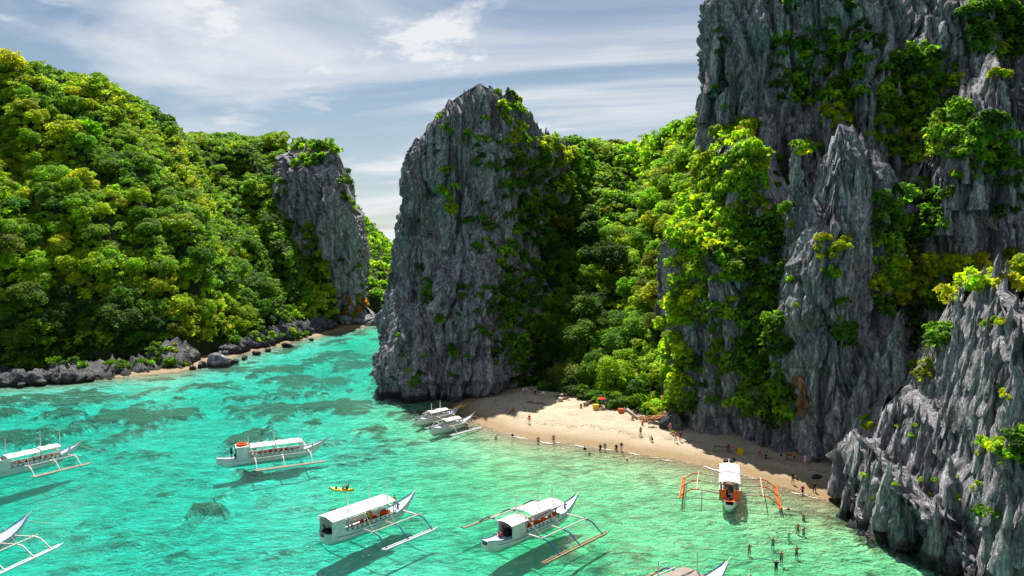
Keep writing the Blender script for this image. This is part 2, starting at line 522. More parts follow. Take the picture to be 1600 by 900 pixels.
def sand_mat():
    m, N, L = new_mat('sand')
    geo = put(N, L, 'ShaderNodeNewGeometry')
    P = geo.outputs['Position']
    z = put(N, L, 'ShaderNodeSeparateXYZ', {0: P}).outputs[2]
    ck = put(N, L, 'ShaderNodeAttribute', attribute_name='coral').outputs['Fac']
    n1 = put(N, L, 'ShaderNodeTexNoise', {'Vector': P, 'Scale': .45, 'Detail': 8.0, 'Roughness': .65})
    n2 = put(N, L, 'ShaderNodeTexNoise', {'Vector': P, 'Scale': 3.5, 'Detail': 7.0, 'Roughness': .7})
    dry = put(N, L, 'ShaderNodeValToRGB', {'Fac': n1.outputs['Fac']})
    e = dry.color_ramp.elements
    e[0].position, e[1].position = .3, .7
    e[0].color, e[1].color = (.33, .27, .19, 1), (.53, .45, .335, 1)
    # wet band just above the waterline
    zz = put(N, L, 'ShaderNodeMath', {0: z, 1: put(N, L, 'ShaderNodeMath', {0: n1.outputs['Fac'], 1: .5}, operation='MULTIPLY').outputs[0]}, operation='SUBTRACT')
    wet = put(N, L, 'ShaderNodeMapRange', {'Value': zz.outputs[0], 'From Min': .0, 'From Max': .5, 'To Min': 1.0, 'To Max': 0.0})
    sub = put(N, L, 'ShaderNodeMapRange', {'Value': z, 'From Min': -.7, 'From Max': -.1, 'To Min': 1.0, 'To Max': 0.0})
    c1 = put(N, L, 'ShaderNodeMixRGB', {0: wet.outputs[0], 1: dry.outputs[0], 2: (.25, .17, .08, 1)})
    bed = put(N, L, 'ShaderNodeValToRGB', {'Fac': n1.outputs['Fac']})
    e = bed.color_ramp.elements
    e[0].position, e[1].position = .30, .58
    e[0].color, e[1].color = (.30, .42, .30, 1), (.82, .84, .72, 1)
    silt = put(N, L, 'ShaderNodeAttribute', attribute_name='silt').outputs['Fac']
    sc_ = put(N, L, 'ShaderNodeMixRGB', {0: silt, 1: (1, 1, 1, 1), 2: (1.0, .93, .52, 1)})
    bed2 = put(N, L, 'ShaderNodeMixRGB', {0: 1.0, 1: bed.outputs[0], 2: sc_.outputs[0]}, blend_type='MULTIPLY')
    c2 = put(N, L, 'ShaderNodeMixRGB', {0: sub.outputs[0], 1: c1.outputs[0], 2: bed2.outputs[0]})
    # wrack line of weed and leaf litter left by the tide
    wz = put(N, L, 'ShaderNodeMath', {0: put(N, L, 'ShaderNodeMath', {0: zz.outputs[0], 1: -.55}, operation='ADD').outputs[0]}, operation='ABSOLUTE')
    wl = put(N, L, 'ShaderNodeMapRange', {'Value': wz.outputs[0], 'From Min': .0, 'From Max': .16, 'To Min': .16, 'To Max': 0.0})
    wn = put(N, L, 'ShaderNodeMath', {0: wl.outputs[0], 1: n2.outputs['Fac']}, operation='ADD')
    wm = put(N, L, 'ShaderNodeMapRange', {'Value': wn.outputs[0], 'From Min': .64, 'From Max': .70, 'To Max': .8})
    c2 = put(N, L, 'ShaderNodeMixRGB', {0: wm.outputs[0], 1: c2.outputs[0], 2: (.10, .075, .04, 1)})
    # coral and sea grass
    kk = put(N, L, 'ShaderNodeMath', {0: ck, 1: put(N, L, 'ShaderNodeMath', {0: n2.outputs['Fac'], 1: -.42}, operation='ADD').outputs[0]}, operation='ADD')
    n7 = put(N, L, 'ShaderNodeTexNoise', {'Vector': put(N, L, 'ShaderNodeVectorMath', {0: P, 1: (.55, 1, 1)}, operation='MULTIPLY').outputs[0], 'Scale': .75, 'Detail': 5.0, 'Roughness': .6})
    kn = put(N, L, 'ShaderNodeMath', {0: put(N, L, 'ShaderNodeMath', {0: n7.outputs['Fac'], 1: -.5}, operation='ADD').outputs[0], 1: 2.2}, operation='MULTIPLY')
    kk = put(N, L, 'ShaderNodeMath', {0: kk.outputs[0], 1: put(N, L, 'ShaderNodeMath', {0: kn.outputs[0], 1: put(N, L, 'ShaderNodeMath', {0: ck, 1: 3.0}, operation='MULTIPLY', use_clamp=True).outputs[0]}, operation='MULTIPLY').outputs[0]}, operation='ADD')
    km = put(N, L, 'ShaderNodeMapRange', {'Value': kk.outputs[0], 'From Min': .24, 'From Max': .7, 'To Max': .94})
    cc = put(N, L, 'ShaderNodeValToRGB', {'Fac': n2.outputs['Fac']})
    e = cc.color_ramp.elements
    e[0].position, e[1].position = .35, .7
    e[0].color, e[1].color = (.04, .03, .01, 1), (.22, .145, .045, 1)
    c3 = put(N, L, 'ShaderNodeMixRGB', {0: km.outputs[0], 1: c2.outputs[0], 2: cc.outputs[0]})
    vo = put(N, L, 'ShaderNodeTexVoronoi', {'Vector': P, 'Scale': 1.7, 'Randomness': 1.0})
    fp = put(N, L, 'ShaderNodeMapRange', {'Value': vo.outputs['Distance'], 'From Min': .08, 'From Max': .3})
    bm0 = put(N, L, 'ShaderNodeBump', {'Height': n2.outputs['Fac'], 'Strength': .7, 'Distance': .3})
    bm = put(N, L, 'ShaderNodeBump', {'Height': fp.outputs[0], 'Strength': .5, 'Distance': .12, 'Normal': bm0.outputs[0]})
    rg = put(N, L, 'ShaderNodeMapRange', {'Value': wet.outputs[0], 'To Min': .95, 'To Max': .4})
    b = put(N, L, 'ShaderNodeBsdfPrincipled', {'Base Color': c3.outputs[0], 'Roughness': rg.outputs[0], 'Specular IOR Level': .25, 'Normal': bm.outputs[0]})
    put(N, L, 'ShaderNodeOutputMaterial', {'Surface': b.outputs[0]})
    return m


beach_me.materials.append(sand_mat())
link('beach', beach_me, kind='structure', label='pale sand beach running down into the clear shallow bay')


def water_mat():
    m, N, L = new_mat('sea_water')
    geo = put(N, L, 'ShaderNodeNewGeometry')
    P = geo.outputs['Position']
    st = put(N, L, 'ShaderNodeVectorMath', {0: P, 1: (.55, 1.0, 1)}, operation='MULTIPLY')
    n1 = put(N, L, 'ShaderNodeTexNoise', {'Vector': st.outputs[0], 'Scale': .42, 'Detail': 3.0, 'Roughness': .55, 'Distortion': .4})
    n2 = put(N, L, 'ShaderNodeTexNoise', {'Vector': st.outputs[0], 'Scale': 1.5, 'Detail': 4.0, 'Roughness': .62, 'Distortion': .5})
    n3 = put(N, L, 'ShaderNodeTexNoise', {'Vector': P, 'Scale': .05, 'Detail': 3.0})
    gust = put(N, L, 'ShaderNodeMapRange', {'Value': n3.outputs['Fac'], 'From Min': .35, 'From Max': .65, 'To Min': .45, 'To Max': 1.15})
    hh = put(N, L, 'ShaderNodeMath', {0: put(N, L, 'ShaderNodeMath', {0: n1.outputs['Fac'], 1: 1.5}, operation='MULTIPLY').outputs[0],
                                      1: put(N, L, 'ShaderNodeMath', {0: n2.outputs['Fac'], 1: .85}, operation='MULTIPLY').outputs[0]}, operation='ADD')
    h2 = put(N, L, 'ShaderNodeMath', {0: hh.outputs[0], 1: gust.outputs[0]}, operation='MULTIPLY')
    bm = put(N, L, 'ShaderNodeBump', {'Height': h2.outputs[0], 'Strength': 1.0, 'Distance': WAVE})
    fr = put(N, L, 'ShaderNodeFresnel', {'IOR': 1.333, 'Normal': bm.outputs[0]})
    gl = put(N, L, 'ShaderNodeBsdfGlossy', {'Color': (1, 1, 1, 1), 'Roughness': .07, 'Normal': bm.outputs[0]})
    tr = put(N, L, 'ShaderNodeBsdfTransparent', {'Color': (.97, 1, .99, 1)})
    mx = put(N, L, 'ShaderNodeMixShader', {0: fr.outputs[0], 1: tr.outputs[0], 2: gl.outputs[0]})
    va = put(N, L, 'ShaderNodeVolumeAbsorption', {'Color': WATER_COL, 'Density': WATER_DEN})
    vs = put(N, L, 'ShaderNodeVolumeScatter', {'Color': (.45, .95, .85, 1), 'Density': .022, 'Anisotropy': .2})
    vv = put(N, L, 'ShaderNodeAddShader', {0: va.outputs[0], 1: vs.outputs[0]})
    put(N, L, 'ShaderNodeOutputMaterial', {'Surface': mx.outputs[0], 'Volume': vv.outputs[0]})
    return m


WAVE = 0.9
WATER_COL = (.26, .955, .935, 1)
WATER_DEN = 0.5
WATER = water_mat()
s = 5200.0
wv = np.array([(x, y, z) for z in (-60, 0) for x, y in ((-s, -s), (s, -s), (s, s), (-s, s))])
link('sea_water', np_mesh('sea_water', wv, [(0, 3, 2, 1), (4, 5, 6, 7), (0, 1, 5, 4), (1, 2, 6, 5), (2, 3, 7, 6), (3, 0, 4, 7)], False, (WATER,)),
     kind='structure', label='clear turquoise sea water filling the bay')

# ------------------------------------------------------------------ rock masses
ROCKS = []


def massif(name, contour, spine, prof, mat, res=.35, zb=-4.0, relief=1.0, blade=(3.2, 9.0), flute=1.0, jag=3.0, jagw=3.0, notch=0.0, notch_z=2.0, shift=None, seed=1,
           parent=None, rough=1.0, low=1.0, colw=7.0, cold=2.2, vres=None, closed_prof=None, **props):
    """a limestone mass: closed plan outline (px, Y) that narrows to a crest line (px, py, Y), its faces broken into blades and flutes"""
    C = np.array([at(px, 600, Y)[:2] for px, Y in contour])
    area = np.sum(C[:, 0] * np.roll(C[:, 1], -1) - C[:, 1] * np.roll(C[:, 0], -1))
    if area < 0:
        C = C[::-1]
    n0 = 400
    c, per = catmull(C, n0, True)
    c, per = catmull(C, 1600, True)
    tg = np.roll(c, -1, 0) - np.roll(c, 1, 0)
    nn_ = np.stack([tg[:, 1], -tg[:, 0]], 1)
    face = (nn_ * (-c)).sum(1) / (np.linalg.norm(nn_, axis=1) * np.linalg.norm(c, axis=1) + 1e-9)
    wgt = np.where(face > -.25, 1.0, .08)
    wgt = np.convolve(np.r_[wgt[-40:], wgt, wgt[:40]], np.ones(81) / 81, 'valid')
    cum = np.r_[0, np.cumsum(wgt)] / wgt.sum()
    n = max(24, int(per * wgt.mean() / res))
    par = np.interp(np.linspace(0, 1, n, endpoint=False), cum, np.arange(1601))
    cw = np.vstack([c, c[:1]])
    c = np.stack([np.interp(par, np.arange(1601), cw[:, 0]), np.interp(par, np.arange(1601), cw[:, 1])], 1)
    U1 = par / 1600 * per
    S = np.array([at(*p) for p in spine])
    if len(S) == 1:
        S = np.vstack([S, S + (.4, .1, 0)])
    s, sl = catmull(S, max(8, int(np.linalg.norm(np.diff(S, axis=0), axis=1).sum() / .25)))
    if len(S) > 2 and jag > 0:
        pass
    ss = np.linspace(0, sl, len(s))
    # jagged crest
    k = np.floor(ss / jagw)
    tip = np.zeros_like(ss)
    for d in (-1, 0, 1):
        cc = (k + d + .5 + .7 * (hsh(k + d, 0 * k, seed + 40) - .5)) * jagw
        a = .25 + .75 * hsh(k + d, 0 * k, seed + 41)
        tip = np.maximum(tip, a * np.clip(1 - np.abs(ss - cc) / (jagw * .62), 0, 1) ** .8)
    tip += .35 * np.abs(pn(ss / (jagw * .3), seed * 1.7, .5))
    zt = s[:, 2] + jag * (tip - .55)
    d2 = ((c[:, None, :] - s[None, :, :2]) ** 2).sum(-1)
    ni = d2.argmin(1)
    # soften the nearest-point mapping so crest columns spread evenly
    t_sp = ni.astype(float)
    kern = np.ones(9) / 9
    t_sp = np.convolve(np.r_[t_sp[-4:], t_sp, t_sp[:4]], kern, 'valid')
    spx, spy = np.interp(t_sp, np.arange(len(s)), s[:, 0]), np.interp(t_sp, np.arange(len(s)), s[:, 1])
    spz = np.interp(t_sp, np.arange(len(s)), zt)
    tang = np.roll(c, -1, 0) - np.roll(c, 1, 0)
    tang /= np.linalg.norm(tang, axis=1)[:, None] + 1e-9
    nor = np.stack([tang[:, 1], -tang[:, 0]], 1)
    m = max(16, int((zt.max() - zb) / (vres or res)))
    t = np.linspace(0, 1, m)
    pt = np.array(prof, float)
    q = np.interp(t, pt[:, 0], pt[:, 1])
    T, U = np.meshgrid(t, U1)
    Q = np.broadcast_to(q, T.shape)
    X = c[:, :1] + (spx[:, None] - c[:, :1]) * Q
    Y = c[:, 1:] + (spy[:, None] - c[:, 1:]) * Q
    Z = zb + T * (spz[:, None] - zb)
    if shift is not None:
        sh = np.array(shift, float)
        X = X + np.interp(T, sh[:, 0], sh[:, 1])
        Y = Y + np.interp(T, sh[:, 0], sh[:, 2])
    # relief, measured outward
    o = seed * 13.7
    Uw = U + 1.5 * pn(X / 5 + o, Y / 5, Z / 18) + .4 * pn(X / 1.5, Y / 1.5 + o, Z / 5)
    Zw = Z + 2.5 * pn(X / 4, Y / 4 + o, Z / 12) + .0
    bw, bh = blade
    D = 3.0 * low * fbm(X / 13 + o, Y / 13, Z / 30, 3) * relief
    col = np.abs(pn(Uw / colw + o, .7, Z / 45 + o))
    D += low * cold * np.clip(col / .35, 0, 1) ** .6 * relief
    D += relief * (1.05 * bw * .42 * shards(Uw, Zw, bw, bh, seed) + .6 * bw * .30 * shards(Uw + 7, Zw * 1.05 + 3, bw * .42, bh * .5, seed + 9)
                   + .38 * bw * .2 * shards(Uw + 3, Zw + 1, bw * .19, bh * .26, seed + 21))
    D += flute * .55 * ridged(X / 1.9 + o, Y / 1.9, Z / 14, 3)
    # deep cracks
    cr = np.abs(pn(Uw / 5.5 + o, .3, Z / 30 + o))
    D -= flute * 1.9 * np.clip(1 - cr / .07, 0, 1)
    cr3 = np.abs(pn(Uw / .95 + o, .2, Z / 7 + o))
    D -= flute * .6 * np.clip(1 - cr3 / .13, 0, 1)
    cr2 = np.abs(pn(Uw / 2.1 + o, .9, Z / 11 + o))
    D -= flute * 1.1 * np.clip(1 - cr2 / .10, 0, 1)
    bv, bj = blocks(Uw, Zw * 1.0, bw * .75, bh * .5, seed + 60)
    D += relief * (bw * .26 * (bv - .5) - .5 * bj)
    bv, bj = blocks(Uw + 3, Zw + 5, bw * .3, bh * .2, seed + 70)
    D += relief * (bw * .11 * (bv - .5) - .2 * bj)
    D += rough * (.22 * fbm(X / .9, Y / .9, Z / 1.6, 3))
    D -= .75 * D.mean()
    fade = np.clip((1 - Q) * 5, 0, 1) * .7 + .3
    dist = np.hypot(spx[:, None] - X, spy[:, None] - Y)
    D = np.clip(D, -.8 * dist, None) * fade
    if notch > 0:
        zc = Z + .8 * pn(X / 4, Y / 4, 3.3)
        D -= notch * np.clip(1 - ((zc - notch_z * .35) / notch_z) ** 2, 0, 1) ** .6 * (.6 + .6 * np.abs(pn(X / 3, Y / 3, 6.1)))
    X = X + nor[:, :1] * D
    Y = Y + nor[:, 1:] * D
    Z = Z + rough * .25 * fbm(X / 1.2, Y / 1.2, Z / 1.2, 2) * np.clip(T * 8, 0, 1)
    V = np.stack([X, Y, Z], -1).reshape(-1, 3)
    me = np_mesh(name, V, grid_faces(n, m, True), False, (mat,))
    o = link(name, me, parent, **props)
    ROCKS.append(o)
    return o


centre = massif('rock_tower', [(590, 158), (602, 149), (640, 144), (700, 142), (760, 144), (805, 149), (838, 158), (858, 170), (890, 192), (935, 215), (955, 235), (920, 248), (860, 243), (800, 228), (740, 208), (680, 192), (630, 180), (600, 168)],
       [(656, 212, 166), (672, 190, 167), (700, 160, 167), (735, 138, 168), (778, 138, 170), (818, 166, 176), (848, 204, 184), (876, 218, 196), (935, 248, 224)],
       [(0, 0), (.1, .02), (.29, .28), (.46, .58), (.65, .70), (.82, .79), (.93, .87), (1, 1)], ROCK, res=.27, vres=.46, blade=(3.6, 12), flute=1.25, jag=3.0, jagw=2.6, notch=3.2, notch_z=2.6, colw=8, cold=3.0, seed=3,
       kind='structure', label='tall grey limestone tower rising from the bay beside the beach')

wall = massif('limestone_cliff', [(1112, 152), (1124, 143), (1160, 139), (1250, 136), (1350, 131), (1450, 127), (1600, 121), (1800, 116), (2000, 114), (2050, 140), (2000, 172), (1600, 178), (1300, 180), (1170, 175), (1116, 164)],
       [(1150, -70, 149), (1300, -80, 147), (1500, -80, 142), (1800, -90, 134)], [(0, 0), (.3, .06), (.6, .2), (.85, .5), (1, 1)], ROCK, res=.34, vres=.55, blade=(4.5, 16), flute=1.4, jag=6, jagw=5, colw=12, cold=5.5, seed=5,
       kind='structure', label='highest dark grey cliff face, running up out of the picture')

massif('cliff_shoulder', [(1044, 129), (1058, 121.5), (1110, 116), (1200, 110.5), (1262, 107), (1300, 110), (1310, 130), (1200, 142), (1100, 147), (1054, 142)],
       [(1084, 330, 131), (1094, 300, 132), (1112, 318, 133), (1135, 235, 136), (1165, 210, 137), (1205, 250, 134), (1250, 310, 130), (1280, 340, 127)], [(0, 0), (.15, .03), (.5, .16), (.75, .34), (.9, .58), (1, 1)], ROCK_PALE,
       res=.22, vres=.4, blade=(3, 12), flute=1.2, jag=5, jagw=3, notch=1.8, notch_z=4.0, colw=7, cold=3.5, seed=8, kind='structure', label='overgrown cliff shoulder with an undercut foot behind the beach')

upper = massif('upper_cliff', [(1366, 124), (1400, 118), (1470, 114), (1560, 110), (1700, 106), (1900, 104), (1920, 124), (1700, 130), (1500, 132), (1400, 131)],
       [(1392, 340, 124), (1430, 300, 123), (1462, 210, 122), (1500, 140, 121), (1545, 84, 120), (1580, 130, 119), (1640, 100, 118), (1800, 70, 115)], [(0, 0), (.3, .06), (.6, .2), (.8, .42), (.92, .66), (1, 1)], ROCK,
       res=.25, vres=.38, blade=(3.2, 10), flute=1.1, jag=5, jagw=3.2, colw=7, cold=4, seed=12, kind='structure', label='broken grey cliff with hollows and shrubs at the upper right')

pillar = massif('rock_pillar', [(1288, 103), (1310, 100.5), (1350, 99), (1400, 99), (1430, 101), (1440, 110), (1420, 118), (1330, 121), (1285, 117), (1280, 111)],
       [(1276, 300, 112.5), (1292, 240, 112.5), (1310, 196, 112), (1322, 184, 112), (1342, 215, 112), (1362, 240, 112)], [(0, 0), (.2, .16), (.45, .3), (.7, .4), (.88, .6), (1, 1)], ROCK_PALE,
       res=.17, vres=.32, blade=(2.1, 16), flute=1.0, jag=2.5, jagw=2.5, relief=.75, seed=17, shift=[(0, 0, 0), (.18, -1.0, 0), (.35, -3.0, 0), (.5, -3.6, .2), (.75, -2.4, .2), (1, 0, 0)], kind='structure',
       label='pale fluted limestone pillar with a broad pointed top')
pillar_l = massif('rock_pillar', [(1244, 112), (1256, 109.5), (1280, 108), (1300, 109), (1306, 114), (1290, 119), (1256, 118)],
       [(1228, 215, 114), (1238, 168, 114), (1246, 190, 114), (1262, 300, 113)], [(0, 0), (.2, .1), (.45, .22), (.75, .42), (.9, .66), (1, 1)], ROCK_PALE,
       res=.17, vres=.32, blade=(1.8, 14), flute=.9, jag=1.5, jagw=2, relief=.6, low=.6, seed=19, shift=[(0, 0, 0), (.3, -1.6, 0), (.5, -2.4, 0), (.8, -1.2, 0), (1, 0, 0)], kind='structure',
       label='slender pale limestone pillar left of the broad fluted one')

fore = massif('foreshore_crag', [(1286, 88), (1300, 82), (1344, 77), (1404, 73), (1480, 69.5), (1580, 66), (1700, 64), (1800, 64), (1820, 90), (1700, 104), (1560, 106), (1430, 103), (1340, 100), (1298, 95)],
       [(1318, 715, 90), (1345, 690, 90), (1385, 640, 91), (1425, 600, 91), (1468, 530, 90), (1500, 495, 89), (1538, 415, 88), (1566, 475, 87.5), (1605, 440, 87), (1700, 380, 85)],
       [(0, 0), (.12, .0), (.45, .10), (.7, .32), (.86, .6), (1, 1)], ROCK, res=.17, vres=.22, blade=(2.3, 5.5), relief=1.0, flute=.35, jag=5, jagw=2.6, notch=5.2, notch_z=3.4, seed=23, zb=-5, rough=1.2, low=.7, kind='structure',
       label='sharp bladed grey crag overhanging the water at the lower right')

bpy.context.view_layer.update()
DG = bpy.context.evaluated_depsgraph_get()
EYE = Vector((0, 0, CAM_H))


def hit_on(px, py, names):
    """first surface with one of these names along the sight line through a photo pixel"""
    o, d = EYE.copy(), ray(px, py)
    for _ in range(60):
        ok, loc, nor, _i, ob, _m = SC.ray_cast(DG, o, d)
        if not ok:
            return None
        if ob.name in names:
            return loc, nor, ob.name
        o = loc + d * .05
    return None


def blade(parent, mat, tip, h, w, dep, lean, seed, K=13, M=18):
    """one upright shard of rock: an angular plan that narrows to a point, with stepped, fluted sides"""
    rg = np.random.RandomState(seed)
    a = np.sort(rg.uniform(0, 2 * np.pi, K)) * .5 + np.linspace(0, 2 * np.pi, K, endpoint=False) * .5 + rg.uniform(0, 6)
    r = rg.uniform(.62, 1.15, K)
    rot = rg.uniform(-.5, .5)
    t = np.linspace(0, 1, M)
    T, A = np.meshgrid(t, a)
    tipk = rg.uniform(.72, 1.0, K)[:, None] ** .6
    sc = (1 - T ** 1.25) ** .8
    for q in range(2):
        st_, dp, wd = rg.uniform(.25, .85), rg.uniform(.08, .22), rg.uniform(0, 6.28)
        sc = sc * (1 - dp * (T > st_) * (np.cos(A - wd) > -.2))
    R_ = r[:, None] * sc
    x, y = R_ * np.cos(A) * w * .5, R_ * np.sin(A) * dep * .5
    X = x * math.cos(rot) - y * math.sin(rot) + tip[0] - lean[0] * (1 - T)
    Y = x * math.sin(rot) + y * math.cos(rot) + tip[1] - lean[1] * (1 - T)
    Z = tip[2] - h + h * T * (tipk * (T < .999) + (T >= .999)) ** np.where(T > .6, .3, 0)
    k = .12 * w
    X = X + k * fbm(X / .7, Y / .7, Z / 2.2 + seed, 2)
    Y = Y + k * fbm(X / .7 + 9, Y / .7, Z / 2.2 + seed, 2)
    me = np_mesh('pinnacle', np.stack([X, Y, Z], -1).reshape(-1, 3), grid_faces(K, M, True), False, (mat,))
    o = link('pinnacle', me, parent)
    ROCKS.append(o)
    return o


def blades(parent, mat, poly, n, wr, hr, seed, up=.35, out=.35, lean=.0):
    """spread shards over the part of a rock seen inside a photo polygon"""
    rr_ = random.Random(seed)
    P = np.array(poly, float)
    got = 0
    for _ in range(n * 6):
        if got >= n:
            break
        px, py = rr_.uniform(P[:, 0].min(), P[:, 0].max()), rr_.uniform(P[:, 1].min(), P[:, 1].max())
        if not inside(np.array([px]), np.array([py]), P)[0]:
            continue
        r_ = hit_on(px, py, {parent.name})
        if r_ is None:
            continue
        p, nn, _ = r_
        w_ = rr_.uniform(*wr) ** 1.0
        h_ = w_ * rr_.uniform(*hr)
        tip = (p.x + nn.x * out * w_ * .6, p.y + nn.y * out * w_ * .6, p.z + up * h_ * rr_.uniform(.3, 1.0))
        blade(parent, mat, tip, h_, w_, w_ * rr_.uniform(.8, 1.8), (rr_.uniform(-.1, .1) * h_ + lean * h_, rr_.uniform(-.1, .05) * h_), seed * 1000 + got)
        got += 1


for px, py, Y, h_, w_, sd in ((1403, 482, 99.5, 17, 5.5, 3), (1372, 528, 100, 12, 3.6, 5), (1350, 570, 99.5, 9, 3.0, 6), (1388, 545, 99, 12, 4, 7), (1424, 575, 99.5, 10, 3.6, 8), (1410, 540, 99, 12, 3.4, 9), (1335, 600, 99.5, 8, 2.4, 10)):
    blade(pillar, ROCK_PALE, at(px, py, Y), h_, w_, w_ * 1.2, (.3, 0), 70 + sd, 17, 30)
CRAG = [(1300, 720), (1345, 690), (1400, 620), (1470, 530), (1530, 430), (1600, 440), (1605, 860), (1500, 850), (1400, 820), (1330, 800), (1290, 760)]
blades(fore, ROCK, CRAG, 235, (.7, 2.1), (2.2, 4.6), 3, .4, .5, .04)
blades(fore, ROCK, [(1330, 740), (1400, 640), (1480, 540), (1600, 470), (1600, 820), (1400, 800)], 30, (2.0, 3.6), (2.6, 4.2), 14, .3, .25, .02)
blades(fore, ROCK, [(1470, 560), (1540, 430), (1600, 450), (1600, 640), (1460, 640)], 26, (1.8, 3.2), (3.0, 4.6), 4, .35, .3, .02)
blades(centre, ROCK, [(656, 215), (735, 142), (778, 142), (848, 210), (850, 225), (778, 165), (735, 165), (660, 235)], 56, (.9, 2.4), (2.4, 4.6), 5, .45, .15)
blades(upper, ROCK, [(1400, 330), (1470, 190), (1545, 90), (1600, 110), (1600, 230), (1480, 330)], 36, (1.2, 3.0), (2.2, 4.2), 6, .4, .3)
blades(pillar, ROCK_PALE, [(1285, 260), (1322, 190), (1365, 240), (1365, 300), (1285, 330)], 16, (1.0, 2.2), (4, 7), 7, .25, .2)
blades(wall, ROCK, [(1115, 10), (1230, 10), (1220, 180), (1100, 180)], 14, (1.5, 3.2), (4, 8), 8, .3, .15)

# ------------------------------------------------------------------ hills
def hillside(name, cols, prof, nu, nv, spur, seed, **props):
    """cols: (shore px, py, shore z, crest px, py, Y); a slope from the shore up to a crest and down behind it"""
    A = np.array([sea(c[0], c[1], c[2]) for c in cols])
    B = np.array([at(*c[3:6]) for c in cols])
    a, _ = catmull(A, nu)
    b, _ = catmull(B, nu)
    pr = np.array(prof, float)
    v = np.linspace(0, pr[-1, 0], nv)
    f = np.interp(v, pr[:, 0], pr[:, 1])
    Vv, I = np.meshgrid(v, np.arange(nu))
    X = a[:, :1] + (b[:, :1] - a[:, :1]) * Vv
    Y = a[:, 1:2] + (b[:, 1:2] - a[:, 1:2]) * Vv
    Z = a[:, 2:] + (b[:, 2:] - a[:, 2:]) * f[None, :]
    e = np.clip(np.minimum(Vv * 5, np.abs(1 - Vv) * 5), 0, 1)
    uu = I / nu * len(cols)
    nz = spur * (1.0 * ridged(uu * .9 + seed, Vv * .9, seed * .37, 2) + .55 * fbm(X / 16, Y / 16, Z / 16 + seed, 3)) * e
    Z = Z + nz * .8
    Y = Y - nz * .6
    me = np_mesh(name, np.stack([X, Y, Z], -1).reshape(-1, 3), grid_faces(nu, nv), True, (SOIL,))
    o = link(name, me, kind='structure', **props)
    return o, X, Y, Z, Vv


hill_l, LX, LY, LZ, LV = hillside('hillside', [(-620, 660, 0, -600, -20, 225), (-250, 606, 0, -250, 45, 240), (-100, 592, 0, -100, 92, 246), (0, 584, 0, 0, 112, 250), (100, 578, 0, 100, 124, 255), (200, 570, 0, 172, 146, 258),
    (290, 562, 0, 240, 175, 262), (345, 552, 0, 278, 212, 266), (400, 537, 0, 318, 218, 285), (445, 527, 0, 365, 218, 292), (490, 518, 0, 408, 220, 297), (530, 511, 0, 440, 226, 302)],
    [(0, -.03), (.01, .03), (.04, .085), (.12, .17), (.35, .42), (.6, .66), (.85, .91), (1, 1), (1.15, .97), (1.5, .6), (2, -.05)], 260, 200, 8.5, 2.3,
    label='steep forested hillside on the far side of the channel')
valley, VX, VY, VZ, VV = hillside('valley_slope', [(800, 604, 1.0, 800, 230, 215), (840, 604, 1.2, 852, 232, 220), (880, 610, 1.4, 900, 224, 226), (930, 622, 1.4, 960, 230, 228), (990, 634, 1.4, 1005, 232, 224), (1040, 644, 1.4, 1060, 205, 206),
    (1062, 648, 1.4, 1105, 195, 190), (1100, 650, 1.4, 1150, 190, 180)],
    [(0, -.02), (.06, .015), (.14, .05), (.3, .22), (.6, .62), (.85, .92), (1, 1), (1.2, .95), (1.6, .5), (2, 0)], 120, 130, 4.0, 9.1, label='wooded valley slope behind the beach')
headland = massif('headland_cliff', [(432, 262), (470, 254), (512, 249), (544, 248), (560, 255), (563, 274), (546, 305), (500, 315), (440, 305)],
       [(452, 240, 272), (482, 220, 276), (512, 224, 278), (533, 258, 280), (549, 315, 280)], [(0, 0), (.4, .04), (.7, .14), (.86, .34), (.95, .64), (1, 1)], ROCK_PALE, res=.6, blade=(5, 24), flute=1.6, jag=2, jagw=5, seed=31,
       kind='structure', label='grey vertical cliff of the far headland on the left of the channel')
apron = massif('headland_foot', [(480, 252), (520, 246), (560, 243), (590, 246), (596, 254), (560, 266), (500, 268)], [(505, 474, 258), (545, 470, 256), (575, 488, 253), (588, 500, 251)],
       [(0, 0), (.3, .1), (.7, .45), (1, 1)], ROCK, res=.5, blade=(3, 6), flute=.8, jag=2, jagw=3, notch=1.5, notch_z=1.6, seed=37, kind='structure', label='low rocky foot of the far headland with dry orange scrub')
farhill, FX, FY, FZ, FV = hillside('far_hill', [(520, 497, 0, 500, 300, 400), (560, 497, 0, 560, 338, 390), (585, 497, 0, 590, 366, 385), (605, 498, 0, 612, 388, 380), (640, 500, 0, 640, 408, 375), (690, 505, 0, 690, 440, 360)],
    [(0, -.04), (.02, .1), (.06, .2), (.5, .62), (.85, .92), (1, 1), (1.4, .7), (2, 0)], 70, 60, 3.5, 5.5, label='distant green hill closing the channel')
shore_l = massif('shore_rocks', [(-330, 158), (-100, 152.5), (0, 156), (60, 157.5), (130, 160), (200, 165), (262, 171), (290, 174), (310, 180), (296, 188), (240, 182), (180, 178), (100, 173), (0, 168), (-120, 166), (-330, 172)],
       [(-300, 600, 166), (-100, 580, 164), (0, 574, 166), (50, 578, 166), (100, 566, 169), (150, 560, 171), (200, 562, 174), (236, 546, 178), (256, 532, 182), (284, 530, 184), (300, 548, 186)],
       [(0, 0), (.3, .1), (.6, .3), (1, 1)], ROCK_DARK, res=.36, blade=(2.6, 6), relief=.8, flute=.9, jag=3, jagw=2.4, notch=1.0, notch_z=1.2, seed=41, zb=-2, kind='structure', label='low grey shore rocks below the forested hillside')
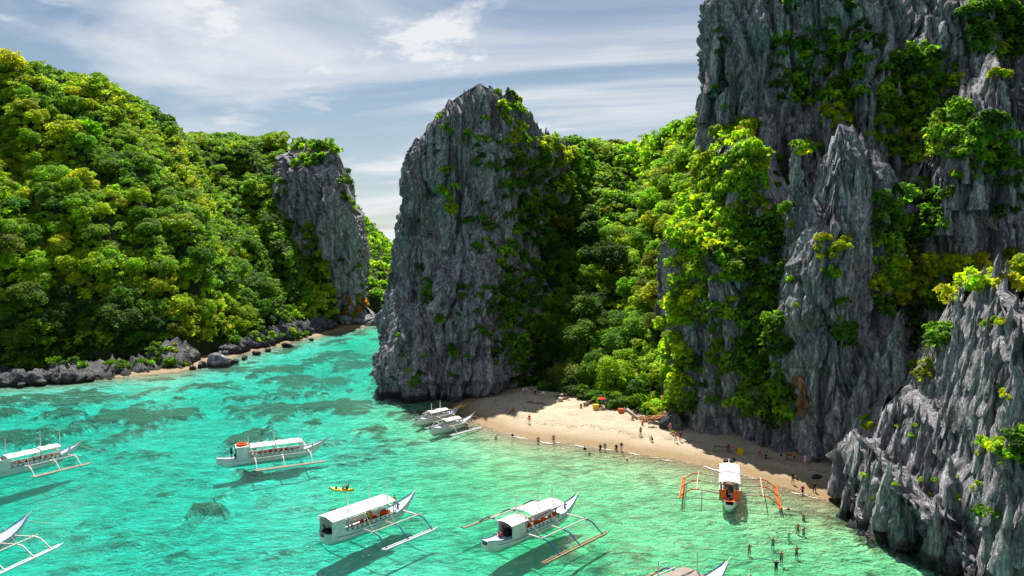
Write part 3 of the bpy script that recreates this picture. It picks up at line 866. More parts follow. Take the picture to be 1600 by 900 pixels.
shore_f = massif('shore_cliff', [(338, 188), (372, 193), (420, 205), (460, 216), (510, 231), (530, 240), (500, 246), (450, 230), (400, 214), (350, 200)],
       [(355, 535, 194), (400, 520, 206), (440, 505, 217), (470, 500, 226), (505, 494, 238)],
       [(0, 0), (.3, .1), (.6, .3), (1, 1)], ROCK_DARK, res=.42, blade=(2.6, 6), relief=.8, flute=.9, jag=3, jagw=2.4, notch=1.0, notch_z=1.2, seed=43, zb=-2, kind='structure', label='dark rocky shore farther along the channel')
# ------------------------------------------------------------------ vegetation
DARK, MID, BRIGHT, LIME, YELLOW, OLIVE, ORANGE = (.05, .115, .022), (.10, .22, .022), (.18, .335, .022), (.28, .42, .022), (.39, .44, .020), (.17, .20, .03), (.44, .24, .03)
CNAME = {DARK: 'dark green', MID: 'mid green', BRIGHT: 'bright green', LIME: 'lime green', YELLOW: 'yellow green', OLIVE: 'olive brown', ORANGE: 'orange brown'}


def unit(v):
    return v / (np.linalg.norm(v, axis=1)[:, None] + 1e-9)


def leaf_quads(P, Nn, hl, hw, rng):
    n = len(P)
    r = unit(rng.normal(size=(n, 3)))
    T = unit(np.cross(Nn, r))
    B = np.cross(Nn, T)
    sz = rng.uniform(.65, 1.35, n)[:, None]
    a, b = T * hl * sz, B * hw * sz
    dr = -Nn * hw * .45 * sz
    V = np.stack([P - a, P - b * 1.0 + dr, P + a, P + b * 1.0 + dr], 1)
    F = np.arange(4 * n).reshape(n, 4)
    return V.reshape(-1, 3), F


def crown_geo(kind, seed, nleaf, hl, nclump):
    """leaf sprays gathered in clumps over an uneven dome of radius 1; returns verts, quads, tint"""
    rng = np.random.RandomState(seed)
    flat = {'round': .85, 'umbrella': .62, 'tall': 1.2}[kind]
    c = unit(rng.normal(size=(nclump * 3, 3)))
    c[:, 2] = np.where(c[:, 2] < -.35, -c[:, 2], c[:, 2])
    keep = [0]
    for i in range(1, len(c)):
        if min(np.linalg.norm(c[i] - c[j]) for j in keep) > 1.5 / math.sqrt(nclump) and len(keep) < nclump:
            keep.append(i)
    c = c[keep]
    c *= (rng.uniform(.45, .92, len(c)))[:, None]
    c[:, 2] *= flat
    rad = rng.uniform(.13, .38, len(c)) if nclump > 20 else rng.uniform(.17, .46, len(c))
    w = rad ** 2
    idx = rng.choice(len(c), nleaf, p=w / w.sum())
    d = unit(rng.normal(size=(nleaf, 3)))
    d[:, 2] = np.where(d[:, 2] < -.55, -d[:, 2], d[:, 2])
    rr = rad[idx] * rng.uniform(.55, 1.08, nleaf) ** .6
    P = c[idx] + d * rr[:, None] * (1, 1, .85)
    Nn = unit(d * .9 + np.array((0, 0, .45)) + rng.normal(size=(nleaf, 3)) * .45)
    V, F = leaf_quads(P, Nn, hl, hl * .62, rng)
    ct = rng.uniform(.68, 1.3, len(c))
    t = (ct[idx] * rng.uniform(.65, 1.35, nleaf))
    hue = rng.uniform(-.14, .14, nleaf) + (rng.uniform(-.12, .12, len(c)))[idx]
    tint = np.stack([t * (1 + hue), t, t * (1 - hue * .5)], 1)
    return V, F, np.repeat(tint, 4, 0)


def tube_geo(pts, rads, k=6):
    pts = np.asarray(pts, float)
    V, F = [], []
    for i, p in enumerate(pts):
        d = pts[min(i + 1, len(pts) - 1)] - pts[max(i - 1, 0)]
        d = d / (np.linalg.norm(d) + 1e-9)
        u = np.cross(d, (0, 0, 1) if abs(d[2]) < .9 else (1, 0, 0))
        u /= np.linalg.norm(u)
        w = np.cross(d, u)
        for j in range(k):
            a = 2 * math.pi * j / k
            V.append(p + rads[i] * (math.cos(a) * u + math.sin(a) * w))
    for i in range(len(pts) - 1):
        for j in range(k):
            F.append((i * k + j, i * k + (j + 1) % k, (i + 1) * k + (j + 1) % k, (i + 1) * k + j))
    return np.array(V), F


class MB:
    """collects shapes into one mesh"""
    def __init__(s):
        s.V, s.F, s.M = [], [], []

    def add(s, V, F, mi=0):
        o = len(s.V)
        s.V.extend(map(tuple, V))
        s.F.extend(tuple(int(i) + o for i in f) for f in F)
        s.M.extend([mi] * len(F))
        return s

    def tube(s, pts, rads, k=6, mi=0):
        if np.isscalar(rads):
            rads = [rads] * len(pts)
        V, F = tube_geo(pts, rads, k)
        n = len(V)
        F = F + [tuple(range(k - 1, -1, -1)), tuple(range(n - k, n))]
        return s.add(V, F, mi)

    def box(s, c, d, rz=0.0, mi=0):
        h = np.array(d) / 2
        V = np.array([(x, y, z) for z in (-1, 1) for x, y in ((-1, -1), (1, -1), (1, 1), (-1, 1))]) * h
        R = np.array(((math.cos(rz), -math.sin(rz), 0), (math.sin(rz), math.cos(rz), 0), (0, 0, 1)))
        return s.add(V @ R.T + np.array(c), [(0, 3, 2, 1), (4, 5, 6, 7), (0, 1, 5, 4), (1, 2, 6, 5), (2, 3, 7, 6), (3, 0, 4, 7)], mi)

    def mesh(s, name, mats=(), smooth=False):
        me = bpy.data.meshes.new(name)
        me.from_pydata(s.V, [], s.F)
        for m in mats:
            me.materials.append(m)
        if len(mats) > 1:
            me.polygons.foreach_set('material_index', s.M)
        if smooth:
            me.polygons.foreach_set('use_smooth', np.ones(len(s.F), bool))
        me.update()
        return me

    def build(s, name, mat, parent=None, smooth=False, **props):
        return link(name, s.mesh(name, (mat,), smooth), parent, **props)


def trunk_mesh(seed, h, r, limbs=5):
    rs_ = random.Random(seed)
    b = MB()
    bend = [(0, 0, -.35), (rs_.uniform(-.06, .06), rs_.uniform(-.06, .06), h * .5), (rs_.uniform(-.12, .12), rs_.uniform(-.12, .12), h)]
    b.tube(bend, [r * 1.5, r, r * .7], 6)
    for i in range(limbs):
        a = 6.28 * i / limbs + rs_.uniform(-.4, .4)
        e = rs_.uniform(.35, .6)
        b.tube([bend[2], (math.cos(a) * e * .5, math.sin(a) * e * .5, h + .25), (math.cos(a) * e, math.sin(a) * e, h + .55)], [r * .6, r * .42, r * .15], 5)
    return b.mesh('trunk', (BARK,))


TREES, SHRUBS = [], []
for i, kd in enumerate(['round', 'umbrella', 'round', 'tall', 'round', 'round', 'tall', 'umbrella', 'round', 'tall', 'round', 'umbrella']):
    V, F, T = crown_geo(kd, 20 + i, 3400, .066, 40 + 6 * (i % 4))
    h = {'round': .62, 'umbrella': .75, 'tall': .7}[kd]
    V = V + (0, 0, h + .12)
    TREES.append((np_mesh('crown', V, F, False, (LEAF,), {'tint': T}), trunk_mesh(i, h, .055)))
for i in range(6):
    V, F, T = crown_geo(['round', 'umbrella', 'round'][i % 3], 60 + i, 620, .145, 11)
    V = V + (0, 0, .35)
    SHRUBS.append((np_mesh('foliage', V, F, False, (LEAF,), {'tint': T}), trunk_mesh(40 + i, .35, .05, 4)))
CLUMPS = [crown_geo('round', 90 + i, 145, .215, 12) for i in range(6)]
VR = random.Random(11)
COUNT = {'tree': 0, 'shrub': 0}


def plant(kind, loc, R, col, label, group, lean=(0, 0), name=None, proto=None):
    src = TREES if kind == 'tree' else SHRUBS
    cm, tm = src[proto if proto is not None else VR.randrange(len(src))]
    e = bpy.data.objects.new(name or ('broadleaf_tree' if kind == 'tree' else 'shrub'), None)
    COL.objects.link(e)
    e.empty_display_size = .5
    e.location = loc
    sx = R * VR.uniform(.82, 1.2)
    e.scale = (sx, sx * VR.uniform(.8, 1.2), R * (VR.uniform(.6, 1.0) if kind == 'tree' else VR.uniform(.75, 1.3)))
    e.rotation_mode = 'QUATERNION'
    e.rotation_quaternion = Vector((lean[0], lean[1], 1)).to_track_quat('Z', 'Y') @ Matrix.Rotation(VR.uniform(0, 6.28), 3, 'Z').to_quaternion()
    e['label'], e['category'], e['group'] = label, kind, group
    f = link('crown' if kind == 'tree' else 'foliage', cm, e)
    j = VR.uniform(.8, 1.22)
    f.color = (col[0] * j * VR.uniform(.85, 1.15), col[1] * j, col[2] * j, 1)
    link('trunk' if kind == 'tree' else 'stem', tm, e)
    COUNT[kind] += 1
    return e


class Scrub:
    """uncountable ground cover: leaf clumps gathered into one mesh"""
    def __init__(s):
        s.V, s.F, s.T, s.n = [], [], [], 0

    def clump(s, loc, R, col, flat=1.0, lean=0.0):
        V, F, T = CLUMPS[VR.randrange(len(CLUMPS))]
        a = VR.uniform(0, 6.28)
        ca, sa = math.cos(a), math.sin(a)
        Rm = np.array(((ca, -sa, 0), (sa, ca, 0), (0, 0, 1)))
        cl, sl = math.cos(lean), math.sin(lean)
        Rl = np.array(((1, 0, 0), (0, cl, -sl), (0, sl, cl)))
        j = VR.uniform(.85, 1.15)
        s.V.append(((V @ Rm.T) * (R, R, R * flat)) @ Rl.T + np.asarray(loc))
        s.F.append(F + s.n)
        s.T.append(T * np.array(col) * j)
        s.n += len(V)

    def build(s, name, label):
        me = np_mesh(name, np.vstack(s.V), np.vstack(s.F), False, (LEAF,), {'tint': np.vstack(s.T)})
        return link(name, me, kind='stuff', label=label)


def pick(cols):
    t = sum(w for _, w in cols)
    r = VR.uniform(0, t)
    for c, w in cols:
        r -= w
        if r <= 0:
            return c
    return cols[-1][0]


def scatter_points(X, Y, Z, VVv, vmax, n, dmin, seed, ok=None):
    """points spread evenly over a slope, kept dmin apart"""
    rng = np.random.RandomState(seed)
    a = np.stack([X, Y, Z], -1)
    e1, e2 = a[1:, :-1] - a[:-1, :-1], a[:-1, 1:] - a[:-1, :-1]
    ar = np.linalg.norm(np.cross(e1, e2), axis=-1)
    c = (a[1:, :-1] + a[:-1, 1:]) / 2
    m = VVv[:-1, :-1] < vmax
    px, py = project(c.reshape(-1, 3))
    px, py = px.reshape(ar.shape), py.reshape(ar.shape)
    m &= (px > -90) & (px < 1690) & (VVv[:-1, :-1] > .02)
    if ok is not None:
        m &= ok(px, py, c)
    p = (ar * m).ravel()
    idx = rng.choice(p.size, n, p=p / p.sum())
    P = c.reshape(-1, 3)[idx] + rng.uniform(-.4, .4, (n, 3)) * (1, 1, 0)
    keep = []
    for q in P:
        if not keep or np.min(((np.array(keep) - q) ** 2).sum(1)) > dmin ** 2:
            keep.append(q)
    return np.array(keep)


def blend(k):
    """leaf colour drifting smoothly from dark through lime to yellow green"""
    C = np.array([DARK, MID, BRIGHT, LIME, YELLOW])
    return np.array([np.interp(k, [-.75, -.4, -.05, .35, .85], C[:, i]) for i in range(3)])


def patchiness(P, s=26, o=0):
    return fbm(P[:, 0] / s + o, P[:, 1] / s, P[:, 2] / s, 2)


# --- left hillside
PL = scatter_points(LX, LY, LZ, LV, 1.03, 6000, 4.4, 1)
nz = patchiness(PL)
qx, qy = project(PL)
scrub_l = Scrub()
order = np.argsort(PL[:, 1] + 60 * hsh(np.arange(len(PL)), 0 * np.arange(len(PL)), 5))
nt = 0
for i in order:
    p, k = PL[i], nz[i]
    up = qy[i] < 250 - .1 * (qx[i] - 200)
    low = qy[i] > 470
    if p[2] < 3:
        continue
    if k > .1:
        col = pick([(LIME, 5), (BRIGHT, 3), (YELLOW, 4 if not low else .5), (OLIVE, .6)])
    elif k > -.3:
        col = pick([(BRIGHT, 5), (MID, 2), (LIME, 3), (OLIVE, .8), (YELLOW, 1)])
    else:
        col = pick([(DARK, 1.5), (MID, 4), (BRIGHT, 3)])
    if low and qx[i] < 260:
        col = pick([(DARK, 4), (MID, 2)])  # shadow over the lower left slope, put into the leaf colour
    where = 'on the ridge top' if LV.size and up and p[2] > 62 else ('low by the rocky shore' if low else 'on the middle slope')
    where += ' near the left border' if qx[i] < 110 else (' above the shore rocks' if qx[i] < 290 else (' above the channel' if qx[i] < 420 else ' beside the headland cliff'))
    R = VR.choice((2.2, 2.6, 3.1, 3.7, 4.6)) * VR.uniform(.9, 1.1)
    if nt < 205 and (R > 2.7 or VR.random() < .5):
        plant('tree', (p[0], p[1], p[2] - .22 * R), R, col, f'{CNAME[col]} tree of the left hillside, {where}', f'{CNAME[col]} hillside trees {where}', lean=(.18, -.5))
        nt += 1
    else:
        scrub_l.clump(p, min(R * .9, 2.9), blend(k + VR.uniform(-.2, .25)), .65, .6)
PU = scatter_points(LX, LY, LZ, LV, 1.1, 9000, 2.85, 2)
ku = patchiness(PU) + .45 * patchiness(PU, 8, 3)
ux, uy = project(PU)
for p, k, x_, y_ in zip(PU, ku, ux, uy):
    if p[2] > 2.2:
        scrub_l.clump(p + (.2, -.6, .7), VR.uniform(2.0, 3.1), blend(k + .12 + VR.uniform(-.15, .2) - (.4 if y_ > 480 and x_ < 260 else 0)), .6, .6)  # undergrowth there carries that shadow as darker leaf colour too
scrub_l.build('hillside_undergrowth', 'dense undergrowth filling between the trees of the left hillside')

bpy.context.view_layer.update()
DG = bpy.context.evaluated_depsgraph_get()
BASES = {o.name for o in ROCKS} | {'hillside', 'valley_slope', 'far_hill', 'beach'}


def hit(px, py):
    """first rock, slope or beach met along the sight line through a photo pixel"""
    o, d = EYE.copy(), ray(px, py)
    for _ in range(40):
        ok, loc, nor, _i, ob, _m = SC.ray_cast(DG, o, d)
        if not ok:
            return None
        if ob.name in BASES:
            return loc, nor, ob.name
        o = loc + d * .05
    return None


special = hit(130, 225)
if special:
    p = special[0]
    plant('tree', (p.x, p.y, p.z - 2.5), 8.5, (.13, .33, .012), 'broad lime green tree standing out on the upper left hillside', 'single broad lime tree', proto=0)

# --- valley slope behind the beach
PV = scatter_points(VX, VY, VZ, VV, 1.03, 2500, 5.2, 3, lambda px, py, c: px > 838)
scrub_v = Scrub()
nv_ = 0
for p in PV[np.argsort(PV[:, 1])]:
    px, py = (float(v[0]) for v in project(p[None]))
    lit = sstep(np.array(px - (900 + (py - 250) * .12)), 0, 90)  # sunlit right and shaded left of the valley, painted through leaf colour
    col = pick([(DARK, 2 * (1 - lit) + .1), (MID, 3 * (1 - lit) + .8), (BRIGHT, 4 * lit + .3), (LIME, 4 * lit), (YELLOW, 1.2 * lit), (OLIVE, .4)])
    R = VR.uniform(3.0, 4.8)
    where = 'low down just behind the beach' if p[2] < 12 else ('on the skyline of the valley' if py < 270 else 'on the valley slope behind the beach')
    where += ' next to the rock tower' if px < 900 else (' in the middle of the valley' if px < 1000 else ' next to the cliffs')
    if nv_ < 92:
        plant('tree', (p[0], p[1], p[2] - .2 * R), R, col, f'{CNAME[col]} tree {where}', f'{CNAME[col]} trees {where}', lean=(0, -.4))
        nv_ += 1
    else:
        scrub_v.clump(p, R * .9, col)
for p in scatter_points(VX, VY, VZ, VV, 1.1, 4000, 2.5, 4):
    px = float(project(p[None])[0][0])
    scrub_v.clump(p + (0, -.4, .4), VR.uniform(1.7, 2.7), blend(.5 * patchiness(p[None], 12)[0] + VR.uniform(-.2, .25) + (.25 if px > 930 else -.15)), .7, .5)  # valley light and shade in the leaf colour: brighter right, darker left
scrub_v.build('valley_undergrowth', 'dense undergrowth between the trees of the valley')

# --- far hill and headland tops: a far wood read as one mass
scrub_f = Scrub()
for p in scatter_points(FX, FY, FZ, FV, 1.05, 900, 5.2, 5):
    if p[2] > 5:
        scrub_f.clump(p, VR.uniform(3, 4.5), pick([(MID, 3), (BRIGHT, 4), (LIME, 2)]))
scrub_f.build('far_wood', 'bright green wood covering the distant hill in the channel')


# --- cliff plants: (px, py, rx, ry, count, size, colours, label or None for the uncounted dark scrub)
cliff_scrub = Scrub()
G1, G2, G3 = [(BRIGHT, 3), (MID, 3), (LIME, 1)], [(DARK, 2), (MID, 4), (BRIGHT, 1)], [(LIME, 5), (BRIGHT, 3), (YELLOW, 1.5)]
G4, G5 = [(YELLOW, 4), (LIME, 2), (BRIGHT, 1)], [(MID, 3), (DARK, 2), (BRIGHT, 1)]
PATCHES = [
    # rock tower
    (792, 165, 22, 34, 12, 1.7, G1, 'shrub on the summit of the rock tower'), (812, 235, 14, 45, 9, 1.5, G4, 'shrub down the upper right edge of the rock tower'), (690, 185, 16, 24, 6, 1.5, G1, 'shrub on the left shoulder of the rock tower'),
    (700, 300, 12, 42, 10, 1.3, G3, 'shrub in the slanting strip on the face of the rock tower'), (668, 452, 10, 22, 8, 1.2, G1, 'shrub in the round tuft halfway up the rock tower'), (724, 460, 13, 20, 6, 1.2, G5, 'shrub in the small tuft at the middle of the rock tower'),
    (690, 498, 12, 14, 4, 1.1, G1, 'small shrub above the foot of the rock tower'), (711, 552, 7, 14, 4, 1.0, G1, 'small bright shrub close to the foot of the rock tower'), (640, 585, 28, 18, 6, 1.2, G5, None),
    (760, 230, 30, 50, 10, 1.5, G2, None), (750, 370, 30, 60, 14, 1.5, G2, None), (775, 480, 32, 90, 26, 1.5, G2, None), (815, 400, 35, 190, 60, 1.8, G2, None), (848, 300, 22, 70, 20, 1.9, G5, None),
    (862, 245, 26, 28, 10, 1.8, G4, 'shrub under the right hand crest of the rock tower'), (905, 262, 45, 25, 18, 2.0, G1, None), (835, 560, 25, 60, 20, 1.8, G2, None), (740, 212, 40, 12, 6, 1.2, G1, None), (655, 360, 20, 80, 6, 1.0, G5, None),
    (690, 150, 20, 10, 4, 1.2, G5, None), (620, 560, 15, 40, 5, .9, G5, None), (720, 540, 60, 50, 8, .9, G5, None), (880, 440, 60, 160, 50, 2.2, G2, None),
    # cliff shoulder
    (1150, 270, 48, 62, 24, 2.1, G3, 'shrub in the sunlit thicket on top of the cliff shoulder'), (1110, 300, 28, 50, 12, 2.0, G3, 'shrub spilling over the left edge of the cliff shoulder'), (1075, 400, 26, 110, 60, 2.3, G3, None), (1055, 540, 20, 90, 44, 2.0, G3, None), (1140, 290, 52, 90, 60, 2.1, G3, None), (1100, 330, 30, 70, 36, 2.0, G3, None), (1160, 390, 40, 50, 24, 1.9, G1, None), (1130, 460, 30, 70, 16, 1.5, G1, None), (1160, 600, 60, 50, 30, 1.7, G1, None), (1060, 620, 16, 40, 18, 1.6, G3, None),
    (1190, 430, 38, 110, 55, 1.9, G2, None), (1150, 380, 50, 60, 16, 1.6, G5, 'shrub on the middle of the cliff shoulder'), (1195, 560, 40, 70, 46, 1.8, G2, None), (1130, 560, 30, 40, 12, 1.5, G1, 'shrub hanging low on the cliff shoulder above the sand'),
    (1075, 600, 24, 46, 14, 1.5, G5, None), (1200, 625, 45, 35, 30, 1.7, G5, None), (1115, 480, 25, 60, 8, 1.1, G1, None), (1160, 205, 44, 20, 14, 2.0, G3, 'shrub in the bright row along the top of the cliff shoulder'), (1220, 330, 14, 100, 20, 1.5, G2, None),
    # pillar
    (1297, 382, 24, 24, 8, 1.3, [(YELLOW, 1)], 'vivid yellow shrub growing from the face of the fluted pillar'), (1300, 425, 16, 22, 5, 1.1, G5, None), (1316, 505, 18, 36, 9, 1.3, G1, 'green shrub clinging to the lower fluted pillar'),
    (1236, 438, 4, 8, 2, .8, G1, None), (1245, 480, 4, 5, 1, .7, G1, None), (1298, 185, 32, 16, 8, 1.5, [(YELLOW, 1)], 'golden shrub between the two tips of the fluted pillar'), (1268, 232, 22, 24, 8, 1.3, G4, None), (1240, 345, 14, 14, 3, .7, G4, None),
    # upper right
    (1455, 430, 95, 30, 30, 2.0, G4, 'yellow green shrub in the broad flat clump across the right hand cliffs'), (1400, 470, 60, 30, 14, 1.6, G5, None), (1582, 415, 24, 32, 9, 1.7, G4, 'yellow shrub beside the pointed tip of the crag at the right border'), (1555, 502, 13, 8, 3, 1.0, G4, 'small yellow tuft below the tip of the crag'),
    (1420, 335, 55, 60, 46, 1.9, G2, None), (1425, 130, 60, 50, 20, 2.0, G1, 'shrub high on the ledge of the upper cliff'), (1420, 200, 60, 35, 16, 1.9, G3, 'bright shrub on the ledge beside the fluted pillar'), (1430, 90, 30, 20, 8, 2.2, G2, None),
    (1530, 225, 45, 40, 18, 1.9, G5, 'dark shrub on the broken upper cliff'), (1235, 80, 36, 80, 30, 1.6, G2, None), (1330, 60, 50, 60, 30, 1.6, G2, None), (1290, 140, 50, 30, 24, 1.6, G5, None), (1575, 40, 60, 50, 50, 2.2, G2, None),
    (1565, 75, 36, 14, 6, 1.6, [(YELLOW, 1), (LIME, 1)], 'yellow shrub near the top right corner'), (1560, 118, 18, 7, 3, 1.2, [(YELLOW, 1)], 'small golden tuft on the upper cliff'), (1445, 510, 40, 40, 26, 1.5, G2, None), (1440, 575, 22, 16, 6, 1.2, [(OLIVE, 1)], None),
    (1440, 700, 60, 60, 5, .5, G3, None), (1400, 760, 60, 30, 4, .45, G3, None), (1520, 760, 60, 60, 6, .5, G3, None), (855, 225, 30, 14, 14, 1.6, G3, None), (840, 300, 20, 60, 16, 1.7, G1, None), (262, 530, 30, 20, 10, 1.3, G1, None), (1363, 660, 13, 11, 4, .8, [(LIME, 2), (YELLOW, 1)], 'small lime shrub on the crag at the water'), (1552, 690, 16, 14, 5, .9, [(LIME, 2), (YELLOW, 1)], 'bright lime shrub in the hollow of the crag'), (1592, 695, 22, 22, 10, 1.1, G2, None),
    (1283, 727, 4, 6, 1, .6, [(LIME, 1)], 'tiny lime tuft on the left corner of the crag'), (1545, 802, 14, 10, 4, .7, G5, None), (1130, 100, 20, 70, 8, 1.0, G2, None), (1570, 615, 6, 5, 2, .5, G4, None), (1395, 120, 20, 70, 14, 1.4, G2, None),
    (1440, 160, 75, 75, 50, 2.0, G1, None), (1430, 210, 60, 40, 30, 1.8, G3, None), (1300, 120, 60, 60, 30, 1.6, G1, None), (1450, 440, 100, 34, 50, 1.8, G4, None), (1540, 230, 50, 50, 24, 1.7, G1, None), (1400, 390, 40, 60, 30, 1.6, G1, None), (1370, 845, 3, 3, 1, .4, G1, None),
    (835, 330, 40, 110, 50, 2.0, G2, None), (830, 500, 45, 110, 60, 2.0, G2, None), (870, 520, 40, 80, 40, 2.2, G1, None), (880, 330, 40, 80, 40, 2.2, G1, None), (900, 240, 50, 16, 24, 2.2, G3, None), (800, 190, 26, 40, 16, 1.5, G3, None), (1580, 300, 30, 60, 10, 1.3, G2, None), (1470, 300, 40, 40, 10, 1.0, G5, None),
    # left side
    (275, 490, 14, 30, 5, 1.5, G1, None), (268, 545, 10, 10, 3, 1.2, G3, 'lime shrub on the rock at the shore below the hillside'), (510, 225, 55, 12, 30, 3.0, G1, None), (548, 280, 14, 50, 22, 2.6, G5, None), (480, 240, 30, 20, 14, 3.0, G1, None), (560, 320, 8, 40, 8, 1.6, G5, None),
    (470, 420, 40, 50, 40, 2.8, G2, None), (440, 330, 25, 60, 26, 2.8, G2, None), (530, 420, 10, 50, 5, 1.3, G5, None), (545, 480, 34, 14, 22, 1.7, [(ORANGE, 3), (YELLOW, 1), (OLIVE, 2)], 'orange brown scrub bush on the foot of the far headland'), (495, 475, 20, 20, 12, 2.2, [(OLIVE, 2), (MID, 2)], None),
    (430, 490, 60, 14, 14, 2.2, G3, None), (350, 520, 40, 20, 14, 2.4, G1, None), (150, 548, 130, 14, 40, 2.0, G2, None), (150, 568, 150, 8, 44, 1.5, G2, None), (498, 214, 44, 12, 34, 2.8, G1, None), (460, 226, 14, 10, 10, 2.4, G1, None), (40, 560, 60, 12, 22, 2.0, G2, None), (420, 525, 60, 12, 16, 1.8, G1, None), (560, 440, 10, 60, 10, 1.4, G5, None),
]
for px, py, rx, ry, cnt, size, cols, lab in PATCHES:
    for i in range(cnt):
        a, q = VR.uniform(0, 6.28), math.sqrt(VR.random())
        r = hit(px + rx * q * math.cos(a), py + ry * q * math.sin(a))
        if r is None or r[2] == 'beach':
            continue
        p, n, _ = r
        R = size * VR.uniform(.65, 1.25)
        col = pick(cols)
        loc = (p.x - n.x * .25 * R, p.y - n.y * .25 * R, p.z - .3 * R)
        if lab is None:
            cliff_scrub.clump((p.x, p.y, p.z - .1 * R), R, col)
        else:
            l2 = lab
            for w_ in ('vivid yellow ', 'yellow green ', 'orange brown ', 'golden ', 'lime ', 'yellow ', 'green ', 'dark ', 'bright '):
                if l2.startswith(w_):
                    break
            plant('shrub', loc, R, col, lab, lab.replace('shrub', 'shrubs').replace('tuft', 'tufts').replace('bush', 'bushes'), lean=(n.x * .45, n.y * .45))
cliff_scrub.build('cliff_scrub', 'dark scrub and creepers hanging over the limestone faces')


# --- bushes where the trees meet the sand
for k in range(26):
    px = 850 + k * 8.2 + VR.uniform(-3, 3)
    py = np.interp(px, [840, 880, 930, 990, 1040, 1065], [606, 612, 626, 640, 650, 656]) + VR.uniform(-4, 2)
    r = hit(px, float(py))
    if r is not None:
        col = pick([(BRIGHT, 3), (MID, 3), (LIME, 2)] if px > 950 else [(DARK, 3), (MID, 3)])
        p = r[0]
        plant('shrub', (p.x, p.y, p.z - .3), VR.uniform(1.5, 2.5), col, CNAME[col] + ' bush at the foot of the valley trees, along the edge of the sand', CNAME[col] + ' bushes along the edge of the sand')


# --- palms in the valley
def palm_proto():
    fr = MB()
    for s_ in range(9):
        t = s_ / 9
        for sd in (-1, 1):
            for q in range(2):
                u = t + q * .05
                x, z = u * 1.0, .35 * math.sin(u * 2.2) - .55 * u * u
                l = .28 * math.sin(math.pi * (.12 + .85 * u))
                fr.add([(x, 0, z), (x + .06, sd * .02, z), (x + .12, sd * l, z - .35 * l)], [(0, 1, 2)])
    fr.tube([(0, 0, 0), (.5, 0, .3), (1.0, 0, -.2)], [.015, .01, .004], 4)
    return fr


frond_me = palm_proto().mesh('frond', (LEAF,))
a_ = frond_me.attributes.new('tint', 'FLOAT_COLOR', 'POINT')
a_.data.foreach_set('color', np.ones(len(frond_me.vertices) * 4, np.float32))
ptr = MB()
ptr.tube([(0, 0, -1), (.15, 0, 2.5), (.1, .1, 5), (.25, .1, 7.5)], [.2, .15, .13, .12], 7)
palm_trunk = ptr.mesh('trunk', (BARK_PALE,), True)
for px, py, H, lab in ((953, 402, 7.5, 'slender palm with pale trunk, the taller of two in the valley'), (986, 398, 6.5, 'slender palm with pale trunk, right neighbour of the taller valley palm'), (1003, 236, 5, 'palm on the valley skyline nearest the rock tower'),
                       (1022, 232, 5, 'palm in the middle of the valley skyline'), (1040, 226, 4.5, 'palm on the valley skyline nearest the cliffs'), (992, 440, 5.5, 'small palm below the two valley palms')):
    r = hit(px, py)
    if r is None:
        continue
    e = link('palm_tree', None, label=lab, category='palm', group='palms in the valley')
    e.location = r[0]
    e.rotation_euler = (0, VR.uniform(-.08, .08), VR.uniform(0, 6))
    s_ = H / 7.5
    e.scale = (s_,) * 3
    link('trunk', palm_trunk, e)
    for k in range(13):
        f = link('frond', frond_me, e)
        f.location = (.25, .1, 7.5)
        f.rotation_euler = (0, VR.uniform(-.5, .55), 6.283 * k / 13 + VR.uniform(-.15, .15))
        l = VR.uniform(2.3, 2.9)
        f.scale = (l, l, l)
        f.color = (.10, .22, .02, 1)
# --- bare branching shrubs
def bare(px, py, R, lab, seed):
    r = hit(px, py)
    if r is None:
        return
    rg = random.Random(seed)
    e = link('bare_shrub', None, label=lab, category='shrub', group='bare branching shrubs')
    e.location = r[0]

    def grow(p, d, ln, rad, lev, mb):
        q = p + d * ln
        m_ = (p + q) / 2 + Vector((rg.uniform(-.1, .1), rg.uniform(-.1, .1), rg.uniform(-.05, .1))) * ln
        mb.tube([p, m_, q], [rad, rad * .8, rad * .55], 5)
        if lev:
            for _ in range(3):
                nd = (d + Vector((rg.uniform(-.8, .8), rg.uniform(-.8, .5), rg.uniform(-.5, .7)))).normalized()
                grow(q, nd, ln * rg.uniform(.55, .8), rad * .55, lev - 1, mb)
    n = r[1]
    for k in range(4):
        mb = MB()
        d = Vector((n.x * .6 + rg.uniform(-.8, .8), n.y * .6 - .2, rg.uniform(.1, .9))).normalized()
        grow(Vector((0, 0, 0)), d, R * .45, R * .035, 3, mb)
        mb.build('branch', BARK_PALE, e)


for k, (px, py, R, lab) in enumerate(((1442, 574, 3.2, 'bare pale shrub in the dark hollow left of the crag'), (1182, 622, 2.6, 'bare pale branches among the scrub low on the cliff shoulder'), (782, 492, 2.6, 'bare grey shrub at the right foot of the rock tower'),
                                      (838, 560, 3.2, 'bare pale shrub hanging between rock tower and valley trees'), (1500, 370, 2.6, 'bare pale branches on the upper right cliff'), (1345, 430, 2.2, 'bare twigs right of the yellow shrub on the pillar'), (95, 330, 3.6, 'bare pale tree top showing on the left hillside'), (60, 430, 3.2, 'bare pale branches low on the left hillside'), (1560, 360, 2.4, 'bare twigs near the right border'))):
    bare(px, py, R, lab, 300 + k)
print('plants', COUNT)
